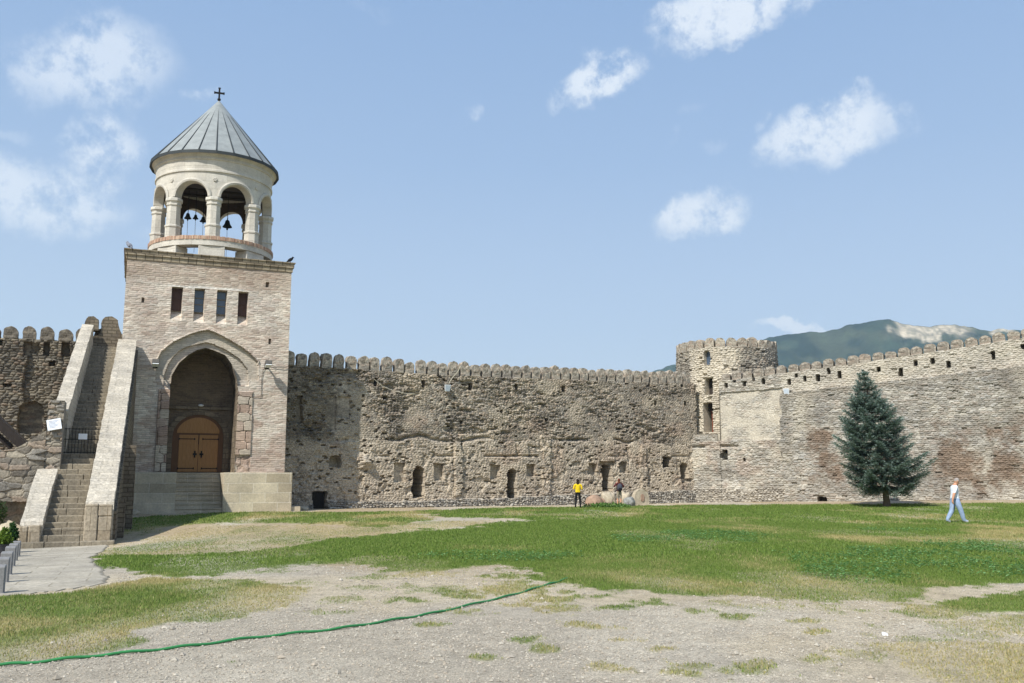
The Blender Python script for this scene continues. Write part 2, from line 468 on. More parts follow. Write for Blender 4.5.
def wob(U, V, s, k=.06):               # ragged edge offsets
    return U + k * 2 * (fbm(U * 3.1, V * 3.1, s, 3) - .5), V + k * 2 * (fbm(U * 3.1 + 40, V * 3.1, s + 1, 3) - .5)
def cut_rects(P, rects, U, V, Rl, k=.06, off=0.0):
    """rects: (x0,x1,y0,y1 in photo, depth, arched)"""
    u2, v2 = wob(U, V, 77, k)
    us_, vs_ = wob(U, V, 77, .012)
    for (x0, x1, y0, y1, dep, arch) in rects:
        if x1 - x0 < 5: u2, v2, dep = us_, vs_, .9
        else: u2, v2 = wob(U, V, 77, k)
        ua, vt = P.hit(x0, y0, off); ub, vb = P.hit(x1, y1, off)
        m = (u2 > ua) & (u2 < ub) & (v2 > vb) & (v2 < vt)
        if arch:
            r = (ub - ua) / 2; c = (ua + ub) / 2
            m &= (v2 < vt - r) | (np.hypot(u2 - c, v2 - (vt - r)) < r)
        Rl = np.where(m, -dep, Rl)
    return Rl

# merlons: a few differing shapes, copied along each wall as its parts
STONE_PAL = [(172, 160, 138), (152, 140, 121), (184, 170, 147), (138, 127, 110), (168, 147, 122), (160, 152, 136)]
def merlon_mesh(seed, w=.60, h=.92, th=.42, pals=STONE_PAL, tip=1.0):
    n = 9; rings = 6; layers = 4
    out = []
    r = w / 2; hs = h - r * tip
    for i in range(5): out.append((-r, hs * i / 5))
    for i in range(13):
        a = math.pi * (1 - i / 12); out.append((r * math.cos(a), hs + r * tip * math.sin(a)))
    for i in range(4, -1, -1): out.append((r, hs * i / 5))
    N = len(out); c = (0, h * .45)
    V = []; Q = []; T = []
    for side, y in ((0, 0.0), (1, th)):
        for k in range(rings, 0, -1):
            for (x, z) in out:
                f = k / rings; V.append((c[0] + (x - c[0]) * f, y, c[1] + (z - c[1]) * f))
        V.append((c[0], y, c[1]))
    S = rings * N + 1
    for side in (0, 1):
        b = side * S
        for k in range(rings - 1):
            for i in range(N):
                a0 = b + k * N + i; a1 = b + k * N + (i + 1) % N
                q = (a0, a1, a1 + N, a0 + N)
                Q.append(q if side else q[::-1])
        for i in range(N):
            a0 = b + (rings - 1) * N + i; a1 = b + (rings - 1) * N + (i + 1) % N
            T.append((a0, a1, b + rings * N) if side else (a1, a0, b + rings * N))
    # rim with intermediate layers
    base = len(V)
    for l in range(1, layers):
        for (x, z) in out: V.append((x, th * l / layers, z))
    rows = [0] + [base + (l - 1) * N for l in range(1, layers)] + [S]
    for l in range(layers):
        for i in range(N):
            j = (i + 1) % N
            Q.append((rows[l] + i, rows[l] + j, rows[l + 1] + j, rows[l + 1] + i))
    V = np.array(V)
    e, r1, r2 = stones(V[:, 0] + seed * 5 + V[:, 1] * .7, V[:, 2], .22, .11, 60 + seed)
    rad = V - np.array([0, th / 2, h * .45])
    rad /= np.maximum(np.linalg.norm(rad, axis=1), .05)[:, None]
    amp = .055 * (fbm(V[:, 0] * 4 + seed * 9, V[:, 2] * 4 + V[:, 1] * 3, seed, 3) - .5) * 2 + .018 * (e - .5)
    V = V + rad * amp[:, None]
    V[:, 0] *= 1 + .08 * (random.random() - .5); V[:, 2] *= 1 + .10 * (random.random() - .5); V[:, 0] += .06 * (random.random() - .5) * np.maximum(V[:, 2] - .2, 0)
    C = mix(pal(r1, pals) * (.85 + .3 * r2[:, None]), lin((120, 110, 94)) + 0 * V, 1 - ss(.05, .25, e))
    return raw_mesh('merlon', V, quads=Q, tris=T, col=C)
def put_merlons(parent, P, u0, u1, pitch, topf, meshes, inset=.04, w_j=.03):
    u = u0 + pitch / 2
    rz = math.atan2(P.d.y, P.d.x)
    k = 0
    while u < u1:
        o = bpy.data.objects.new('merlon', meshes[random.randrange(len(meshes))])
        p = P.pt(u + random.uniform(-w_j, w_j), -inset, topf(u) - .06)
        o.location = p; o.rotation_euler = (random.uniform(-.02, .02), random.uniform(-.03, .03), rz + random.uniform(-.05, .05))
        s = random.uniform(.92, 1.03); o.scale = (s, 1, random.uniform(.92, 1.06) if random.random() > .06 else random.uniform(.78, .88))
        link(o, parent)
        u += pitch; k += 1
def mk_merlons(n, s0, **k):
    res = []
    for i in range(n):
        me = merlon_mesh(s0 + i, **k); me.materials.append(M['masonry']); res.append(me)
    return res
def line(pts):
    xs = [p[0] for p in pts]; ys = [p[1] for p in pts]
    return lambda u: float(np.interp(u, xs, ys))

MER_GREY = mk_merlons(8, 1)
MER_PALE = mk_merlons(6, 11, pals=[(164, 152, 132), (148, 136, 118), (174, 162, 142), (138, 126, 108), (162, 142, 120)], tip=.7, h=.62, w=.71)

# ---- curtain wall between the towers
def build_middle_wall():
    P = W1P
    ulen = P.hit(697.5, 440)[0]
    def tf(px, py, sub=.62):
        u, z = P.hit(px, py); return (u, z - sub)
    top = line([tf(292, 354), tf(350, 358), tf(420, 363.5), tf(484, 367), tf(570, 370.5), tf(640, 373.5), tf(690, 375)])
    rects = [(374.5, 377.5, 378, 386, .5, 0), (421.5, 425, 380, 387.5, .5, 0), (469.5, 473, 383, 390, .5, 0), (438, 441, 372.5, 377, .4, 0),
             (330, 341, 456, 467, .7, 0), (297, 302, 396, 424, .35, 0), (327, 336, 396, 431, .12, 0), (338, 350, 397, 418, .1, 0),
             (394, 405, 462.5, 482, .3, 0), (413, 424, 466, 498, 1.9, 1), (434, 444, 463, 480, .35, 0), (490.5, 500, 464.5, 479, .4, 0),
             (507.5, 516.5, 468.5, 498, 1.9, 1), (526.5, 535, 464.5, 477, .4, 0), (588.5, 597, 463, 475, .42, 0), (601.5, 612, 461, 491, 1.9, 0),
             (599, 615, 461, 465, .35, 0), (619.5, 627.5, 462, 473, .42, 0), (662.5, 671.5, 456.5, 468, 1.9, 0), (681, 688, 462.5, 483, 1.9, 1), (684, 692, 478, 482, .5, 0),
             (604.5, 607.5, 377.5, 382, .4, 0), (625, 628, 381, 384.5, .4, 0), (648, 650.7, 381.5, 386, .4, 0), (515, 518, 384, 390, .5, 0),
             (562.5, 566, 385.5, 392, .5, 0), (654, 656.7, 401, 405, .4, 0), (684, 687, 401, 405.5, .4, 0), (681, 683.6, 383, 387, .4, 0),
             (362, 364.5, 394, 397, .4, 0), (383, 387, 396, 399.5, .35, 0), (500, 503, 410, 413, .35, 0), (545, 548, 418, 421, .35, 0), (460, 463, 421, 424, .35, 0),
             (313, 326.5, 491, 511, .5, 0)]
    ribs = [(454, 461, 440, 494, .16), (448, 451, 440, 494, .05), (542, 550, 436, 495, .12), (640, 647, 445, 494, .14)]
    def ledge(U): return 3.93 + .011 * (U - 5) + .5 * (fbm(U * .7, U * 0, 3, 4) - .5)
    cache = {}
    def relief(U, V):
        lg = ledge(U)
        low = 1 - ss(-.06, .06, V - lg)
        es, s1, s2 = stones(U, V, .21, .105, 21); eb, b1, b2 = stones(U, V, .42, .17, 31)
        cb, c1, c2 = stones(U, V, .21, .12, 51, .9, .6)
        cache.update(es=es, s1=s1, s2=s2, cb=cb, c1=c1, c2=c2, eb=eb, b1=b1, b2=b2)
        ero = fbm(U * .8, V * 1.2, 8, 4)
        rough = ss(.38, .62, fbm(U * .45 + 9, V * .6, 15, 3))
        cache['rough'] = rough; cache['ero'] = ero
        up = .11 * (ero - .5) + (.035 + .05 * rough) * (es - .6) + rough * .10 * (b1 - .5) * ss(.1, .5, eb) + .07 * (s1 - .5) * rough
        up -= .16 * ss(.6, .74, fbm(U * 1.1 + 3, V * 2.6, 19, 3)) * rough
        lo = .09 * (fbm(U * .6, V * .8, 28, 4) - .5) + .045 * (es - .6) + .035 * (s1 - .5) + .05 * (fbm(U * 4, V * 4, 23, 3) - .5) + .03
        lo -= .10 * ss(.62, .72, fbm(U * 1.9, V * 1.9, 26, 3))
        Rl = up * (1 - low) + lo * low
        # eroded gap over the ledge
        gap = np.exp(-((V - lg - .14) / .1) ** 2) * ss(.46, .6, fbm(U * .55 + 2, U * 0 + 4, 33, 3))
        Rl -= .20 * gap
        t2 = V - 2.95 - .012 * U
        Rl -= .16 * np.exp(-(t2 / .07) ** 2) * ss(.5, .62, fbm(U * .8 + 12, U * 0 + 7, 35, 3))
        Rl -= .20 * ((s1 < .075) & (es > .12)) * (.35 + .65 * ss(.40, .6, fbm(U * .7, V * .7, 91, 3)))
        for (x0, x1, y0, y1, d) in ribs:
            ua, vt = P.hit(x0, y0); ub, vb = P.hit(x1, y1)
            u2, v2 = wob(U, V, 5, .2)
            Rl = Rl + d * ((u2 > ua) & (u2 < ub) & (v2 < vt) & (v2 > vb))
        u, v = P.hit(364, 462); Rl += .42 * np.exp(-((U - u) / .42) ** 2 - ((V - v) / .4) ** 2) * (.6 + .8 * fbm(U * 3, V * 3, 44, 3)) * (V > v - .38)
        Rl = cut_rects(P, rects, U, V, Rl, .085)
        # footing of river cobbles
        ft = np.interp(U, [2, 8, 14, 20, 26, 30], [.38, .42, .5, .68, .85, .92]) + .22 * (fbm(U * .9, U * 0, 61, 3) - .5)
        ft = ft * ss(1.2, 2.4, U)
        cob = V < ft
        cache['cob'] = cob
        Rl = np.where(cob & (Rl > -.4), .16 + .11 * (cb - .5) + .08 * (c1 - .5) + .1 * (ft - V), Rl)
        return Rl
    def colour(U, V, Rl):
        c = cache; lg = ledge(U)
        low = 1 - ss(-.15, .15, V - lg + .2 * (fbm(U, V, 70, 3) - .5))
        st = pal(c['s1'], [(172, 160, 140), (154, 145, 128), (184, 172, 150), (138, 130, 118), (166, 148, 124), (160, 153, 140)]) * (.66 + .62 * c['s2'][..., None])
        st = mix(st, np.broadcast_to(lin((176, 164, 142)), st.shape), (1 - ss(.04, .22, c['es'])) * .75)
        buff = np.broadcast_to(lin((192, 178, 153)), st.shape) * (.86 + .3 * fbm(U * 2.2, V * 2.2, 71, 4))[..., None]
        buff = mix(buff, st * 1.12, ss(.44, .62, fbm(U * .9, V * 1.1, 72, 4)) * .75)
        C = mix(st, buff, low * .85)
        # pale mortar patches higher up, sooty lichen streaks
        C = mix(C, np.broadcast_to(lin((188, 175, 150)), st.shape), ss(.50, .66, fbm(U * .5 + 4, V * .7, 73, 4)) * .6 * (1 - low))
        C = mix(C, np.broadcast_to(lin((112, 106, 97)), st.shape), ss(.55, .72, fbm(U * .55, V * .9 + 8, 74, 4)) * .45 * (1 - low))
        C = mix(C, np.broadcast_to(lin((166, 138, 112)), st.shape), ss(.62, .78, fbm(U * .6 + 30, V * .6, 75, 4)) * .4)
        # upper masonry darkened next to the gate tower
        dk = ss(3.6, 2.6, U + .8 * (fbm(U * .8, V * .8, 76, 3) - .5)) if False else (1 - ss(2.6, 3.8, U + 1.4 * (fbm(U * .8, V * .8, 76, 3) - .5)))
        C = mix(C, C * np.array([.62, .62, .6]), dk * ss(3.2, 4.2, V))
        cob = pal(c['c1'], [(168, 160, 144), (186, 178, 160), (144, 136, 122), (158, 146, 126), (132, 126, 116), (192, 183, 164)])
        cob = mix(cob, np.broadcast_to(lin((124, 115, 100)), st.shape), 1 - ss(.06, .24, c['cb']))
        C = C * (np.array([.96, .91, .84]) * (.8 + .4 * h2(np.round(U * 17), np.round(V * 19), 9))[..., None])
        C = np.where(c['cob'][..., None], cob, C)
        return C
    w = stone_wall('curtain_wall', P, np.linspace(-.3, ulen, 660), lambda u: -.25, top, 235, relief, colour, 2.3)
    tag(w, 'eroded grey brown rubble curtain wall with niches between gate tower and round tower', 'wall', 'fortress curtain walls')
    put_merlons(w, P, .05, ulen - .1, .745, top, MER_GREY)
    # small iron door at the foot
    ua, vt = P.hit(314, 492); ub, vb = P.hit(325.5, 510)
    rz = math.atan2(P.d.y, P.d.x)
    mb = MB(); mb.box(ua, ub, .3, .34, -.1, vt)
    for k in range(4): mb.box(ua + .04 + k * (ub - ua - .1) / 3.4, ua + .07 + k * (ub - ua - .1) / 3.4, .27, .30, -.1, vt - .03)
    mb.box(ua, ub, .268, .3, vt * .5, vt * .5 + .05)
    d = mb.build('iron_door', M['iron'], w); d.location = P.O; d.rotation_euler = (0, 0, rz)
    return w, top
w1, top1 = build_middle_wall()

# ---- right curtain wall
def build_right_wall():
    P = W2P
    u_slot = P.hit(719.5, 400)[0]; u_led = P.hit(781, 400)[0]; uend = 40.0
    def tf(px, py, sub=.58):
        u, z = P.hit(px, py); return (u, z - sub)
    full = line([tf(716, 373.5), tf(757, 368.5), tf(790, 363.5), tf(850, 355.5), tf(903, 347.5), tf(960, 338.5), tf(1024, 328.5), (uend, P.hit(1024, 328.5)[1] + .3)])
    zs = P.hit(705, 434)[1]
    top = lambda u: full(u) if u > u_slot else zs
    us = np.concatenate([np.linspace(-.9, u_slot - .003, 44), np.linspace(u_slot + .003, uend, 880)])
    ledge = line([(u_led, P.hit(781, 394)[1]), (P.hit(850, 386)[0], P.hit(850, 386)[1]), (P.hit(940, 376)[0], P.hit(940, 376)[1]), (P.hit(1024, 366)[0], P.hit(1024, 366)[1]), (uend, P.hit(1024, 366)[1] + .35)])
    rects = [(787.5, 791, 379, 384.5, .5, 0), (795, 797.6, 373.5, 377.5, .4, 0), (803.5, 806.3, 376, 381, .5, 0), (816, 820, 374.5, 381, .5, 0), (827, 830, 368, 374, .5, 0), (837.5, 841, 371, 378, .5, 0),
             (724.5, 727.8, 383, 387.5, .4, 0), (733, 736, 379, 382, .4, 0), (742.5, 746, 381, 386, .4, 0), (752, 755, 377, 381, .4, 0), (761.5, 764.8, 378.5, 384, .4, 0),
             (877, 880.6, 367, 371.5, .5, 0), (898.5, 903, 368, 376, .5, 0), (913.5, 917.5, 360.5, 366, .5, 0), (930.5, 934.7, 358, 363.5, .5, 0), (946.5, 951, 361, 367.5, .5, 0),
             (991, 995.5, 351, 359, .5, 0), (1021, 1025, 344, 349, .5, 0), (1050, 1054, 345, 351, .5, 0), (723, 728.5, 450, 460, .9, 0), (721, 728, 453, 458, .4, 0), (744.5, 746.5, 458, 461.5, .3, 0), (820, 829, 497, 501.5, .5, 0)]
    stains = [(812, 843, 428, 486), (935, 980, 426, 488), (988, 1030, 430, 488), (862, 905, 445, 486)]
    cache = {}
    def relief(U, V):
        lg = np.interp(U, np.linspace(0, uend, 200), [ledge(x) for x in np.linspace(0, uend, 200)]) + .1 * (fbm(U * 1.2, U * 0, 81, 3) - .5)
        es, s1, s2 = stones(U, V, .34, .12, 121, .9, .4); cb, c1, c2 = stones(U, V, .26, .12, 151, .9, .5)
        sec_a = U < u_led + .12 * (fbm(V * 1.3, V * 0, 90, 2) - .5) * 4
        low = (V < lg) & ~sec_a
        plz = sec_a & (U > u_slot - .2) & (V > 4.35 + .3 * (fbm(U * .8, U * 0, 84, 3) - .5)) & (V < P.hit(750, 392)[1] + .15 * (U - u_slot) / 4 + .12 * (fbm(U * 2, U * 0, 87, 2) - .5))
        cache.update(es=es, s1=s1, s2=s2, cb=cb, c1=c1, low=low, plz=plz, sec_a=sec_a, lg=lg)
        ero = fbm(U * .7, V * 1.1, 108, 4)
        base = .11 * (ero - .5) + .05 * (es - .6) + .04 * (s1 - .5) - .08 * ((s1 < .022) & (es > .12))
        Rl = base + np.where(low, .42 + .035 * np.maximum(0, lg - V), 0)
        Rl -= np.where(low, .07 * ss(.55, .7, fbm(U * .5 + 7, V * .8, 112, 3)), 0)
        plast = .05 * (fbm(U * .7, V * .7, 113, 4) - .5) + .012 * (es - .5) - .10
        cache['plz'] = plz
        Rl = np.where(plz, plast + .03 * (es - .6) * ss(.42, .6, fbm(U * 1.2, V * 1.6, 174, 4)), Rl)
        lowa = sec_a & (V < 4.35) & ~plz
        Rl = np.where(lowa, .16 + .16 * (ero - .5) + .05 * (es - .6) + .05 * (s1 - .5), Rl)
        gap = np.exp(-((V - 3.95) / .1) ** 2) * ss(.42, .6, fbm(U * .9 + 2, U * 0 + 4, 133, 3)) * sec_a
        Rl -= .25 * gap
        foot = (V < .95 + .3 * (fbm(U * .8, U * 0, 161, 2) - .5) + .02 * U) & sec_a
        cache['foot'] = foot
        Rl = np.where(foot, .24 + .10 * (cb - .5) + .07 * (c1 - .5), Rl)
        Rl = cut_rects(P, rects, U, V, Rl, .035)
        return Rl
    def colour(U, V, Rl):
        c = cache
        st = pal(c['s1'], [(184, 176, 158), (170, 162, 144), (194, 186, 168), (154, 146, 130), (178, 164, 144), (176, 170, 156)]) * (.8 + .38 * c['s2'][..., None])
        st = mix(st, np.broadcast_to(lin((158, 146, 122)), st.shape), (1 - ss(.04, .2, c['es'])) * .8)
        pl = np.broadcast_to(lin((204, 192, 166)), st.shape) * (.84 + .32 * fbm(U * 3, V * 3, 171, 4))[..., None]
        pl = mix(pl, st * 1.05, .25 + ss(.42, .6, fbm(U * 1.2, V * 1.6, 174, 4)) * .55)
        C = mix(st, np.broadcast_to(lin((200, 188, 162)), st.shape), ss(.5, .68, fbm(U * .5, V * .6, 172, 4)) * .55)
        C = mix(C, np.broadcast_to(lin((140, 130, 114)), st.shape), ss(.56, .72, fbm(U * .6, V * 1.0, 173, 4)) * .45)
        C = np.where(c['plz'][..., None], pl, C)
        up = (V > c['lg']) & ~c['sec_a']
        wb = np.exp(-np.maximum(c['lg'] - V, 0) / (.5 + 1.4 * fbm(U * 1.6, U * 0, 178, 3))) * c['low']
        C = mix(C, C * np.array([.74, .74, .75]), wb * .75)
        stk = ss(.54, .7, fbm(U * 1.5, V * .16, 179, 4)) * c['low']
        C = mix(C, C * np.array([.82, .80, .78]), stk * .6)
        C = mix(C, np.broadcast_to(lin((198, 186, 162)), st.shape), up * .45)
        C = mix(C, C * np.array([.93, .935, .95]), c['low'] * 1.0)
        C = mix(C, np.broadcast_to(lin((150, 138, 118)), st.shape), ss(.25, 0, np.abs(V - c['lg'])) * .0 + (np.abs(V - c['lg'] + .25) < .25 * fbm(U * 2, V * 2, 175, 2)) * (~c['sec_a']) * .4)
        for k, (x0, x1, y0, y1) in enumerate(stains):
            ua, vt = P.hit(x0, y0, .3); ub, vb = P.hit(x1, y1, .3)
            q = fbm(U * 1.1, V * 1.1, 180 + k, 4)
            m = ss(-.25, .75, np.minimum(np.minimum(U - ua, ub - U) / 1.1, np.minimum(V - vb, vt - V) / 1.2) + (q - .5) * 2.2 + (fbm(U * 5, V * 7, 188, 2) - .5) * .8)
            C = mix(C, np.broadcast_to(lin((126, 100, 74)), st.shape) * (.75 + .5 * c['s1'])[..., None], m * .88)
        sa = c['sec_a'] & (V < 4.3)
        C = mix(C, np.broadcast_to(lin((186, 152, 126)), st.shape), sa * ss(.52, .7, fbm(U * .9, V * .9, 190, 4)) * .3)
        cob = pal(c['c1'], [(192, 182, 162), (170, 160, 142), (200, 190, 170), (152, 142, 126), (180, 168, 146)])
        cob = mix(cob, np.broadcast_to(lin((140, 130, 112)), st.shape), 1 - ss(.06, .22, c['cb']))
        C = np.where(c['foot'][..., None], cob, C)
        return C
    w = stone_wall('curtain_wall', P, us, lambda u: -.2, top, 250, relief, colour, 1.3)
    tag(w, 'pale buff rubble curtain wall with brown stains rising behind the spruce', 'wall', 'fortress curtain walls')
    put_merlons(w, P, u_slot + .1, uend - .1, .79, full, MER_PALE)
    return w
w2 = build_right_wall()

# ---- curtain wall left of the gate tower
def build_left_wall():
    P = W0P
    z0 = P.hit(20, 338.5)[1]
    top = lambda u: z0
    rects = [(19.5, 42.5, 400.5, 434, .6, 1), (44, 49, 341.5, 356, .55, 0), (50, 55, 361, 366, .5, 0), (62.5, 69, 340.5, 356, .55, 0), (-3, 2, 339, 345, .5, 0), (3, 12, 383.5, 386.5, .4, 0), (24, 30, 341, 356, .4, 0), (33, 38, 368, 371, .3, 0)]
    cache = {}
    def relief(U, V):
        es, s1, s2 = stones(U, V, .3, .13, 221); cache.update(es=es, s1=s1, s2=s2)
        Rl = .2 * (fbm(U * .7, V * .9, 208, 4) - .5) + .09 * (es - .6) + .07 * (s1 - .5)
        ua = P.hit(24, 380)[0]; ub = P.hit(36, 380)[0]
        u2, v2 = wob(U, V, 205, .14)
        Rl = np.where((u2 > ua) & (u2 < ub) & (V > P.hit(30, 402)[1] - .1) & (V < P.hit(30, 343)[1]), Rl - .28, Rl)
        Rl = cut_rects(P, rects, U, V, Rl, .05)
        return Rl
    def colour(U, V, Rl):
        c = cache
        st = pal(c['s1'], [(128, 118, 98), (110, 102, 86), (142, 130, 106), (98, 92, 80), (126, 108, 86), (120, 113, 99)]) * (.82 + .36 * c['s2'][..., None])
        st = mix(st, np.broadcast_to(lin((112, 104, 88)), st.shape), (1 - ss(.04, .2, c['es'])) * .7)
        return mix(st, np.broadcast_to(lin((138, 126, 102)), st.shape), ss(.5, .7, fbm(U * .6, V * .7, 273, 4)) * .5)
    us = np.linspace(-20, .1, 470)
    w = stone_wall('curtain_wall', P, us, lambda u: -.6, top, 230, relief, colour, 1.3)
    tag(w, 'dark brown rubble curtain wall with arched niche behind the left stair parapet', 'wall', 'fortress curtain walls')
    put_merlons(w, P, -19.9, -.2, .81, top, mk_merlons(4, 31, w=.64, h=.72, pals=[(134, 124, 104), (120, 110, 92), (146, 132, 108), (108, 100, 86)]), w_j=.02)
    return w
w0 = build_left_wall()

# ---- round corner tower
def build_drum():
    c = DRUM; r = DRUM_R
    phi0 = math.atan2(-c.y, -c.x)                       # towards the camera
    N, NV = 420, 300
    ztop = at(716, 346.5, c.y - r)[2]
    U = np.repeat(np.linspace(0, 2 * math.pi * r, N)[:, None], NV, 1); z = np.linspace(-.2, ztop, NV); V = np.repeat(z[None], N, 0)
    es, s1, s2 = stones(U, V, .3, .14, 321); ero = fbm(U * .7, V * 1.0, 308, 4)
    TH = phi0 + (U / r - math.pi)
    Rl = .14 * (ero - .5) + .08 * (es - .6) + .06 * (s1 - .5) - .15 * ((s1 < .06) & (es > .12))
    # openings measured on the photo, mapped to angle around the drum
    def th_of(px, py):
        d = ray(px, py); a = d.x ** 2 + d.y ** 2; o = -Vector((c.x, c.y, 0))
        b = 2 * (d.x * o.x + d.y * o.y); cc = o.x ** 2 + o.y ** 2 - r * r
        k = (-b - math.sqrt(max(b * b - 4 * a * cc, 0))) / (2 * a)
        return math.atan2(d.y * k - c.y, d.x * k - c.x), EYE + d.z * k
    u2, v2 = wob(U, V, 377, .03)
    th2 = phi0 + (u2 / r - math.pi)
    openings = []
    for (x0, x1, y0, y1, dep, arch) in ((704, 710, 351, 364.5, .5, 1), (704.5, 712.5, 377.5, 394, 1.8, 1), (703.5, 713, 403, 432, 1.8, 0)):
        ta, zt = th_of(x0, y0); tb, zb = th_of(x1, y1)
        if ta > tb: ta, tb = tb, ta
        m = (th2 > ta) & (th2 < tb) & (v2 > zb) & (v2 < zt)
        rr = (tb - ta) / 2
        if arch: m &= (v2 < zt - rr * r) | (np.hypot(th2 - (ta + tb) / 2, (v2 - (zt - rr * r)) / r) < rr)
        Rl = np.where(m, -dep, Rl); openings.append((ta, tb, zb, zt))
    rad = r + Rl
    pos = np.stack([c.x + rad * np.cos(TH), c.y + rad * np.sin(TH), V], -1)
    st = pal(s1, [(170, 160, 140), (152, 142, 124), (182, 172, 150), (138, 129, 113), (166, 148, 124), (160, 153, 138)]) * (.7 + .56 * s2[..., None])
    st = mix(st, np.broadcast_to(lin((150, 138, 116)), st.shape), (1 - ss(.04, .2, es)) * .7)
    ta = openings[1][0]
    pale = ss(-.55, -.3, TH - ta) * (1 - ss(.55, .8, TH - ta)) * ss(.3, .42, fbm(U * .8, V * .5, 390, 3) + .1)
    C = mix(st, np.broadcast_to(lin((214, 200, 172)), st.shape), pale * .75)
    C = mix(C, np.broadcast_to(lin((128, 118, 102)), st.shape), ss(.5, .66, fbm(U * .6, V * .6, 392, 3)) * (1 - pale) * .5)
    i = np.arange(N - 1)[:, None]; j = np.arange(NV - 1)[None]; a = i * NV + j
    q = np.stack([a, a + NV, a + NV + 1, a + 1], -1).reshape(-1, 4)
    cap = [(N - 2 - k) * NV + NV - 1 for k in range(N - 1)][::-1]
    inner = 0
    w = mesh_obj('corner_tower', raw_mesh('corner_tower', pos.reshape(-1, 3), quads=q, faces=[cap], col=C.reshape(-1, 3)), M['masonry'])
    tag(w, 'round pale stone corner tower with rounded merlons where the two walls meet', 'tower')
    n = 29
    mers = mk_merlons(4, 41, w=.68, h=.78, th=.45, pals=[(176, 164, 140), (160, 148, 126), (186, 172, 146), (166, 144, 118)])
    for k in range(n):
        a = phi0 + 2 * math.pi * (k + .5) / n
        o = bpy.data.objects.new('merlon', mers[k % 4])
        o.location = (c.x + (r - .02) * math.cos(a), c.y + (r - .02) * math.sin(a), ztop - .12)
        o.rotation_euler = (0, 0, a + math.pi / 2); s = random.uniform(.92, 1.08); o.scale = (s, 1, random.uniform(.85, 1.1))
        link(o, w)
    ta, tb, zb, zt = openings[2]; am = (ta + tb) / 2
    mb = MB(); hw = (tb - ta) * r * .5
    mb.box(-hw * .1, hw, -.03, .03, zb - .1, zb + (zt - zb) * .7)
    mb.box(-hw * .1 - .05, hw + .04, -.06, 0, zb + (zt - zb) * .68, zb + (zt - zb) * .74)
    d = mb.build('door', M['rust'], w); d.location = (c.x + (r - .75) * math.cos(am), c.y + (r - .75) * math.sin(am), 0); d.rotation_euler = (0, 0, am + math.pi / 2)
    for k_, (z0_, z1_) in ((1, (0, 1)), (2, (.74, 1.0))):  # dark panels added inside the openings, standing in for their deep shade
        ta, tb, zb, zt = openings[k_]; am = (ta + tb) / 2; hw = (tb - ta) * r * .5; H_ = zt - zb
        mb = MB(); mb.box(-hw - .05, hw + .05, -.03, .03, zb + H_ * z0_, zb + H_ * z1_ + .02); mb.box(-.03, .03, -.05, -.03, zb + H_ * z0_, zb + H_ * z1_)
        d = mb.build('shade_panel', M['oldwood'], w); d.location = (c.x + (r - .75) * math.cos(am), c.y + (r - .75) * math.sin(am), 0); d.rotation_euler = (0, 0, am + math.pi / 2)
    ta, tb, zb, zt = openings[0]; am = (ta + tb) / 2; hw = (tb - ta) * r * .5
    mb = MB(); mb.box(-hw, hw, -.02, .02, zb, zt); mb.box(-.025, .025, -.05, -.02, zb, zt); mb.box(-hw, hw, -.05, -.02, (zb + zt) / 2 - .02, (zb + zt) / 2 + .02)
    d = mb.build('window', M['pane'], w); d.location = (c.x + (r - .42) * math.cos(am), c.y + (r - .42) * math.sin(am), 0); d.rotation_euler = (0, 0, am + math.pi / 2)
    return w
drum = build_drum()

